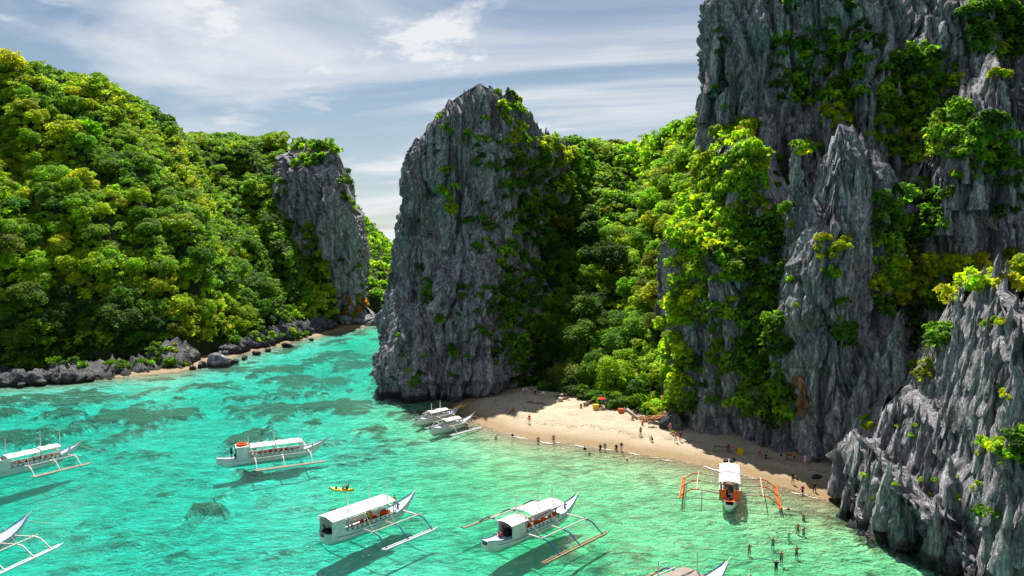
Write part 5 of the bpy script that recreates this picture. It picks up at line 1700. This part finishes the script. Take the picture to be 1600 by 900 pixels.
ON_LAND = [  # px, py of the feet, pose, facing, top, bottom, label, skin
    (827, 662, 'stand', 3.0, 'red', 'red', 'person in red standing alone in the shaded half of the sand', 1), (796, 645, 'sit', 2.5, 'pink', 'black', 'person in pink sitting on the shaded sand, left of a pair', 1), (802, 643, 'sit', 2.2, 'red', 'navy', 'person in red sitting on the shaded sand, right of a pair', 0),
    (819, 642, 'sit', 2.8, 'blue', 'grey', 'person in blue sitting on the shaded sand below the driftwood', 1), (1001, 682, 'stand', .4, None, 'navy', 'bare chested person standing on the sunny sand with long shadow', 0), (1019, 690, 'crouch', 2.2, 'black', 'black', 'person in black crouching on the sunny sand', 2),
    (1004, 664, 'sit', 2.9, 'orange', 'red', 'person in orange sitting on the sunny sand under the trees', 1), (1013, 661, 'sit', 3.4, 'red', 'white', 'person in red sitting next to the one in orange', 1), (1018, 668, 'lie', 1.2, None, 'black', 'person lying on the sunny sand', 0),
    (989, 656, 'sit', 2.7, 'orange', 'black', 'person in orange leaning on the twisted roots', 0), (996, 651, 'stand', 3.2, 'navy', 'black', 'person in navy standing among the twisted roots', 2), (976, 643, 'sit', 3.0, 'white', 'white', 'person in white sitting in front of the low bright bush', 1),
    (1056, 691, 'walk', 2.6, 'red', 'white', 'person in red and white walking at the shadow edge of the cliff', 1), (1063, 690, 'stand', 3.3, 'black', 'red', 'person in black top and red shorts at the shadow edge of the cliff', 0), (1047, 676, 'stand', 3.0, 'pink', 'grey', 'person in pink standing by the boulder at the cliff corner', 1), (1052, 680, 'crouch', 2.4, 'yellow', 'navy', 'person in yellow crouching by the boulder at the cliff corner', 0),
    (1138, 709, 'stand', 1.8, 'black', 'black', 'person in black standing at the end of the long bench', 2), (1150, 711, 'walk', 2.9, 'orange', 'red', 'person in orange walking beside the yellow crate', 0), (1187, 712, 'sit', 2.9, 'red', 'black', 'person in red sitting on the shaded sand, left of two', 1), (1197, 717, 'sit', 2.0, 'black', 'black', 'person in black sitting on the shaded sand, right of two', 0),
    (1220, 720, 'stand', 3.3, 'purple', 'navy', 'person in purple standing on the shaded sand', 1), (1241, 723, 'stand', 3.0, 'orange', 'black', 'person with orange top and black trousers beside the small table', 0), (1252, 722, 'sit', 3.0, 'pink', 'black', 'person in pink sitting near the crag', 1), (1258, 728, 'stand', 2.8, 'white', 'white', 'person in white standing near the crag', 1), (1266, 717, 'stand', 3.4, 'black', 'grey', 'person in black standing behind the one in white', 2), (1264, 724, 'sit', 2.4, 'grey', 'black', 'person in grey sitting near the crag', 0),
    (1239, 757, 'walk', 2.6, 'black', 'navy', 'person in dark clothes walking down to the waterline', 2), (818, 618, 'stand', 3.1, 'white', 'grey', 'person in white shirt, leftmost of the group under the rock tower', 0), (823, 617, 'stand', 3.3, 'white', 'navy', 'person in white shirt, second of the group under the rock tower', 0), (831, 615, 'stand', 2.7, 'grey', 'black', 'person in grey in the group under the rock tower', 2), (836, 616, 'sit', 3.0, 'black', 'black', 'person in black sitting in the group under the rock tower', 0),
    (842, 617, 'sit', 3.4, 'blue', 'white', 'person in blue sitting in the group under the rock tower', 1), (849, 623, 'stand', 3.0, 'white', 'blue', 'person in white and blue standing apart at the end of the group', 1), (888, 624, 'stand', 3.0, 'black', 'black', 'person in black standing by the beached rowing boat', 2), (908, 637, 'sit', 3.0, 'black', 'black', 'person in black sitting on the dark log under the trees', 0), (913, 635, 'sit', 3.2, 'red', 'navy', 'person in red sitting on the dark log under the trees', 1), (918, 634, 'sit', 2.8, 'grey', 'black', 'person in grey sitting on the dark log under the trees', 0),
    (934, 637, 'sit', 3.0, 'orange', 'black', 'person in orange sitting under the red parasol', 0), (941, 640, 'sit', 2.6, 'pink', 'white', 'person in pink sitting under the red parasol', 1), (947, 636, 'stand', 3.1, 'blue', 'white', 'person in blue standing beside the red parasol', 1), (951, 637, 'sit', 3.3, 'black', 'grey', 'person in black sitting beside the red parasol', 2),
]
for px, py, pose, fc, tp, bt, lab, sk in ON_LAND:
    p = on_sand(px, py)
    person(pose, (p[0], p[1], p[2] - .02), fc, tp, bt, lab, sk)
IN_WATER = [  # px, py of the waterline, pose, depth standing, facing, top, bottom, label, skin
    (736, 655, 'stand', .25, 2.5, 'black', 'black', 'person in black standing in the shallows at the bow of the small boats', 2), (775, 684, 'stand', .9, 3, None, 'red', 'bare chested wader in the shaded water, left of two', 1), (801, 681, 'stand', .9, 3, 'black', 'black', 'wader in black in the shaded water, right of two', 0),
    (841, 692, 'stand', .55, 2.8, None, 'black', 'wader at the tip of the shadow edge, left of two', 0), (865, 691, 'stand', .35, 3.1, None, 'navy', 'wader at the sunny waterline, right of two at the shadow edge', 0), (914, 701, 'stand', 1.0, 2.6, 'black', 'black', 'wader in black splashing off the sunny sand', 2), (921, 708, 'armsout', 1.1, 3.2, None, 'black', 'bather with spread arms off the sunny sand', 0),
    (938, 704, 'stand', .6, 3.0, 'black', 'black', 'wader in black, leftmost of four in a row at the surf', 2), (945, 704, 'stand', .35, 3.0, 'grey', 'grey', 'wader in grey, second of four in a row at the surf', 1), (963, 704, 'stand', .6, 3.0, 'black', 'navy', 'wader in black, third of four in a row at the surf', 0), (971, 705, 'walk', .2, 3.1, 'black', 'white', 'wader in white shorts, rightmost of four in a row at the surf', 0),
    (959, 712, 'stand', 1.35, 3.0, None, 'black', 'head of a bather below the row of waders', 0), (980, 717, 'stand', 1.25, 3.0, None, 'black', 'head and shoulders of the bather lowest off the sunny sand', 0), (1254, 772, 'walk', .45, 3.3, 'red', 'black', 'wader with red top off the shaded sand', 1), (1273, 771, 'walk', .2, 2.2, 'black', 'black', 'wader in black next to the crag', 2),
    (1230, 796, 'float', .0, 1.2, None, 'black', 'swimmer splashing off the stern of the orange boat', 1), (1256, 806, 'armsup', 1.0, 3.0, None, 'navy', 'bather with raised arm, topmost of the swimmers', 0), (1247, 824, 'stand', .85, 2.6, None, 'black', 'bare backed bather, left of a close pair', 0), (1256, 827, 'armsout', 1.0, 3.4, None, 'blue', 'bather in blue shorts, right of a close pair', 0),
    (1233, 833, 'armsup', 1.1, 3.0, 'white', 'white', 'bather in white with a raised hand', 1), (1208, 844, 'armsup', 1.05, 2.8, 'grey', 'black', 'bather in grey holding a green ball', 0), (1171, 851, 'armsout', 1.25, 3.1, None, 'black', 'bather deep in the water, leftmost of the swimmers', 0), (1245, 857, 'armsout', 1.05, .2, None, 'black', 'bather with both arms spread, rightmost of the lower swimmers', 0),
    (1221, 866, 'armsup', 1.0, 3.2, None, 'black', 'bather with raised arm just above the one in black', 0), (1213, 881, 'armsup', .95, 3.0, 'black', 'black', 'bather in black waving both arms', 0), (1173, 901, 'armsout', 1.1, 3.0, None, 'red', 'bather cut by the bottom border', 0),
]
for px, py, pose, dep, fc, tp, bt, lab, sk in IN_WATER:
    p = sea(px, py, 0)
    person(pose, (p[0], p[1], -dep - (.3 if dep > .8 else 0)), fc, tp, bt, lab, sk)
ABOARD = [(boat_a, La, .56, .1, 1.12, 'stand', 'yellow', 'black', 'person in yellow standing on the bow of the full length roofed boat'), (boat_a, La, -.14, -1.25, .95, 'stand', 'orange', 'orange', 'person in orange at the side of the full length roofed boat'), (boat_a, La, -.2, -1.25, .95, 'stand', 'yellow', 'black', 'person in yellow at the side of the full length roofed boat'), (boat_a, La, -.93, .3, .85, 'crouch', 'black', 'black', 'person in black at the stern of the full length roofed boat'),
          (boat_b, Lb, .44, -.3, .95, 'stand', 'red', 'red', 'person in red on the foredeck of the three canopy boat'), (boat_b, Lb, -.68, .1, .8, 'sit', 'red', 'navy', 'person in red sitting at the stern of the three canopy boat'), (boat_b, Lb, -.3, -.85, .9, 'stand', 'orange', 'red', 'person in orange amidships on the three canopy boat'), (boat_b, Lb, .1, -.5, .75, 'sit', 'red', 'black', 'person in red seated under the middle canopy'), (boat_b, Lb, .26, -.5, .75, 'sit', 'orange', 'blue', 'person in orange seated under the front canopy'),
          (boat_c, Lc, -.74, .1, .95, 'stand', 'black', 'black', 'person in black standing at the stern of the lifebuoy boat'), (boat_c, Lc, -.68, -.3, .95, 'crouch', 'black', 'navy', 'person crouching at the stern of the lifebuoy boat'), (boat_c, Lc, .12, -.6, .8, 'sit', 'black', 'black', 'person in black sitting in the side of the lifebuoy boat'),
          (boat_d, Ld, .1, -.4, .8, 'sit', 'red', 'black', 'person in red on the boat at the left border'), (boat_d, Ld, -.02, -.4, .8, 'sit', 'yellow', 'black', 'person in yellow on the boat at the left border'), (boat_d, Ld, .22, -.3, .8, 'sit', 'navy', 'black', 'person in navy on the boat at the left border'), (boat_f, Lf, -.84, -.1, .85, 'sit', 'navy', 'black', 'person in navy at the stern of the orange boat'), (boat_f, Lf, -.76, .3, .85, 'stand', 'black', 'navy', 'person in black standing at the stern of the orange boat'),
          (boat_h, Lh, .55, -1.0, -.3, 'stand', 'black', 'black', 'person in black standing in the water at the bow of the small boat')]
for bt_, Lx, u, y, z, pose, tp, bo, lab in ABOARD:
    person(pose, on_boat(bt_, u * Lx / 2, y, z), bt_.rotation_euler.z + PR.uniform(-2, .5), tp, bo, lab, PR.randrange(3), 'people aboard the boats')
kx = kay1.rotation_euler.z
pd = person('paddle', (kay1.location.x + .9 * math.cos(kx), kay1.location.y + .9 * math.sin(kx), .22), kx + 1.57, 'green', 'black', 'person in green paddling the yellow kayak', 0, 'people aboard the boats')
pa = link('paddle', None, label='paddle held by the person in the yellow kayak', category='paddle')
pa.location = (kay1.location.x + .45 * math.cos(kx), kay1.location.y + .45 * math.sin(kx), .72)
pa.rotation_euler = (0, .25, kx + 1.35)
MB().tube([(-1.0, 0, 0), (1.0, 0, 0)], .02, 6).build('shaft', M_DARK, pa)
for sd in (-1, 1):
    MB().add([(sd * .95, -.03, 0), (sd * 1.1, -.1, .01), (sd * 1.4, -.07, 0), (sd * 1.4, .07, 0), (sd * 1.1, .1, .01), (sd * .95, .03, 0)], [(0, 1, 2, 3, 4, 5)]).build('blade', M_YELLOW, pa)

# ------------------------------------------------------------------ beach things and boulders
def ico_rock(seed, sub=3):
    import bmesh
    bm = bmesh.new()
    bmesh.ops.create_icosphere(bm, subdivisions=sub, radius=1.0)
    V = np.array([v.co for v in bm.verts])
    F = [tuple(v.index for v in f.verts) for f in bm.faces]
    bm.free()
    rg = np.random.RandomState(seed)
    d = np.ones(len(V))
    for _ in range(11):                                  # planar breaks
        nn = unit(rg.normal(size=(1, 3)))[0]
        h = rg.uniform(.55, .85)
        q = V @ nn * d
        d = np.where(q > h, d * h / np.maximum(q, 1e-6), d)
    P = V * d[:, None]
    P *= (1 + .09 * fbm(P[:, 0] * 2.2 + seed, P[:, 1] * 2.2, P[:, 2] * 4, 3))[:, None]
    return np_mesh('boulder', P, np.array(F), False, (ROCK_DARK,))


RK = [ico_rock(200 + i, 4) for i in range(6)]


def boulder(px, py, w, h, label, z=None, mat=None, group='boulders on the shores'):
    p = on_sand(px, py)
    o = link('boulder', RK[PR.randrange(6)], label=label, category='boulder', group=group)
    o.location = (p[0], p[1] + w * .25, max(p[2], 0) + h * .22)
    o.scale = (w / 2, w / 2 * PR.uniform(.7, 1.1), h / 2 * 1.3)
    o.rotation_euler = (PR.uniform(-.3, .3), PR.uniform(-.3, .3), PR.uniform(0, 6))
    if mat:
        o.material_slots[0].link = 'OBJECT'
        o.material_slots[0].material = mat


boulder(336, 574, 6.8, 4.8, 'large cracked boulder at the point of the left shore', mat=ROCK_PALE)
boulder(352, 572, 4.5, 2.6, 'boulder leaning on the right of the large cracked one')
boulder(314, 575, 3.5, 2.2, 'boulder leaning on the left of the large cracked one')
boulder(366, 569, 2.4, 1.4, 'small boulder at the water right of the large cracked one')
boulder(380, 563, 2.6, 1.5, 'small boulder farther right along the left shore')
boulder(300, 578, 2.0, 1.2, 'small boulder by the tiny sand strip of the left shore')
for k, (px, py, w, h) in enumerate(((20, 604, 7, 4), (48, 603, 8, 3.6), (72, 598, 4.5, 4.6), (86, 600, 4, 3.2), (104, 598, 6, 3.6), (124, 599, 3.2, 2), (138, 597, 3, 1.8), (2, 603, 6, 3.2), (62, 604, 3, 1.6), (30, 606, 3, 1.5))):
    boulder(px, py, w, h, 'grey boulder in the heap at the water on the far left shore', group='heaped boulders of the far left shore')
for k, (px, py, w, h) in enumerate(((398, 555, 3.4, 1.3), (418, 550, 2.0, 1.0), (447, 543, 4.2, 1.7), (486, 533, 2.4, 1.2))):
    boulder(px, py, w, h, 'low boulder in the row along the channel shore', group='boulders along the channel shore')
boulder(1141, 723, 2.2, .7, 'flat dark rock on the wet sand, nearer the cliff')
boulder(1133, 730, 2.0, .6, 'flat dark rock at the waterline off the bow of the orange boat')
boulder(1050, 672, 4.2, 3.6, 'rounded grey boulder at the corner of the cliff by the sand')
boulder(1278, 748, 1.6, .5, 'small dark rock on the sand beside the crag')


for px, py, w, h in ((1250, 604, 1.5, 2.6), (1257, 614, 1.3, 2.2), (1251, 624, 1.4, 2.0), (1258, 632, 1.3, 2.0), (1254, 642, 1.2, 1.6), (1262, 620, 1.0, 1.6)):
    r = hit(px, py)
    if r:
        o = link('rust_stained_rock', RK[PR.randrange(6)], pillar if 'pillar' in r[2] else bpy.data.objects['cliff_shoulder'])
        o.location = (r[0].x - r[1].x * .2, r[0].y - r[1].y * .2, r[0].z)
        o.scale = (w * .8, w * .5, h * .6)
        o.rotation_euler = (PR.uniform(-.3, .3), PR.uniform(-.3, .3), PR.uniform(0, 6))
        o.material_slots[0].link = 'OBJECT'
        o.material_slots[0].material = ROCK_RUST


def log(px0, py0, px1, py1, r, label, mat=None):
    a, b = on_sand(px0, py0), on_sand(px1, py1)
    m_ = (a + b) / 2 + (0, .2, .1)
    e = link('driftwood_log', None, label=label, category='log')
    MB().tube([a + (0, 0, r), m_ + (0, 0, r), b + (0, 0, r * .8)], [r, r * .9, r * .5], 7).build('stem', mat or M_WOOD, e, smooth=True)
    MB().tube([m_ + (0, 0, r), m_ + (.5, .4, r + .6)], [r * .4, r * .12], 5).build('branch', mat or M_WOOD, e)
    return e


log(824, 629, 836, 631, .16, 'thick end of driftwood on the shaded sand')
log(838, 631, 853, 633, .13, 'thin driftwood pole on the shaded sand')
log(915, 634, 928, 629, .3, 'dark log under the trees used as a seat')
log(980, 642, 996, 656, .28, 'fallen pale trunk slanting across the sand', BARK_PALE)


def bench(px, py, L, label, h=.75):
    p = on_sand(px, py)
    e = link('bench_table', None, label=label, category='table')
    e.location = p
    e.rotation_euler.z = -.25
    MB().box((0, 0, h), (L, .6, .08)).build('top', M_WOOD, e)
    for x in (-1, 1):
        for y in (-1, 1):
            MB().box((x * (L / 2 - .12), y * .22, h / 2), (.09, .09, h)).build('leg', M_WOOD, e)


bench(1129, 706, 2.6, 'long dark wooden bench table against the undercut cliff')
bench(1235, 719, 1.3, 'small table beside the person in black trousers')
bench(1277, 723, 1.6, 'dark bench half hidden by the crag')
e = link('parasol', None, label='red parasol under the beach trees', category='parasol')
e.location = on_sand(940, 637)
MB().tube([(0, 0, 0), (0, 0, 2.0)], .03, 6).build('pole', M_GREY, e)
cp = MB()
cp.add([(0, 0, 2.1)] + [(0.85 * math.cos(k * .785), 0.85 * math.sin(k * .785), 1.75) for k in range(8)] + [(0, 0, 2.05)] + [(0.83 * math.cos(k * .785), 0.83 * math.sin(k * .785), 1.7) for k in range(8)],
       [(0, 1 + k, 1 + (k + 1) % 8) for k in range(8)] + [(9, 10 + (k + 1) % 8, 10 + k) for k in range(8)] + [(1 + k, 10 + k, 10 + (k + 1) % 8, 1 + (k + 1) % 8) for k in range(8)])
cp.build('canopy', M_RED, e)


def crate(px, py, d, mat, label):
    p = on_sand(px, py)
    e = link('crate', None, label=label, category='crate')
    e.location = p
    e.rotation_euler.z = PR.uniform(-.6, .6)
    MB().box((0, 0, d[2] / 2), d).build('body', mat, e)
    MB().box((0, 0, d[2] + .04), (d[0] * 1.06, d[1] * 1.06, .08)).build('lid', mat, e)


crate(1155, 710, (.9, .7, .8), M_YELLOW, 'yellow crate beside the walking person in orange')
crate(931, 640, (1.0, .8, .9), M_YELLOW, 'yellow crate beside the red parasol')
crate(970, 645, (.9, .7, .7), M_ORANGE, 'orange crate in front of the low bright bush')
crate(876, 627, (.8, .6, .6), M_BAMBOO, 'tan crate beside the beached rowing boat')
rb = kayak('dark rowing boat drawn up under the trees', on_sand(866, 622), on_sand(888, 625), 2.2, M_WOOD)
rb.name, rb['category'], rb['group'] = 'rowing_boat', 'boat', 'beached rowing boat'
rb.location.z = on_sand(877, 624)[2] + .15
# twisted roots at the cliff corner
rt = link('twisted_roots', None, label='brown twisted tree roots running along the sand to the cliff corner', category='roots')
M_ROOT = simple_mat('brown_root', (.34, .17, .08), .85, .15, .25, 3)
for k in range(7):
    a, b = on_sand(1000 + PR.uniform(-4, 6), 655 + PR.uniform(-4, 6)), on_sand(1044 + PR.uniform(-4, 3), 662 + PR.uniform(-4, 8))
    pts = [a + (b - a) * t + (PR.uniform(-.5, .5), PR.uniform(-.5, .5), .25 + .5 * math.sin(3.1 * t) * PR.uniform(.2, 1) + (1.6 * t ** 3)) for t in np.linspace(0, 1, 7)]
    MB().tube(pts, [.09, .14, .17, .19, .21, .24, .28], 6).build('root', M_ROOT, rt, smooth=True)
gb = link('ball', None, label='green ball held up by the bather in grey', category='ball')
pb = sea(1213, 842, 0)
gb.location = (pb[0], pb[1], .75)
bl = MB()
a = np.linspace(0, np.pi, 7)
Vb = [(.13 * math.sin(t) * math.cos(q), .13 * math.sin(t) * math.sin(q), .13 * math.cos(t)) for t in a for q in np.linspace(0, 5.5, 8)]
bl.add(Vb, [(i * 8 + j, i * 8 + (j + 1) % 8, (i + 1) * 8 + (j + 1) % 8, (i + 1) * 8 + j) for i in range(6) for j in range(8)])
bl.build('shell', simple_mat('green_rubber', (.15, .5, .05), .5), gb, smooth=True)

# surf: a thin broken line of foam along the sunny waterline
fv, ff = [], []
sh, sl_ = catmull(SHORE_BEACH[6:-1], 1400)
for i in range(len(sh)):
    p, t_ = sh[i], sh[min(i + 1, len(sh) - 1)] - sh[max(i - 1, 0)]
    n_ = np.array((t_[1], -t_[0])) / (np.linalg.norm(t_) + 1e-9)
    w_ = max(0.0, .03 + .26 * float(pn(i * .017, .3, .2)) + .06 * float(pn(i * .11, 1.3, .2)))
    c_ = p + n_ * (.6 + .8 * float(pn(i * .03, 5.5, .1)))
    fv += [(*(c_ - n_ * w_), .035), (*(c_ + n_ * w_ * .6), .03)]
ff = [(2 * i, 2 * i + 1, 2 * i + 3, 2 * i + 2) for i in range(len(sh) - 1)]
link('foam', np_mesh('foam', fv, ff, False, (simple_mat('sea_foam', (.85, .87, .85), .8, .2, .05, 4),)), kind='stuff', label='thin white line of surf along the sand')
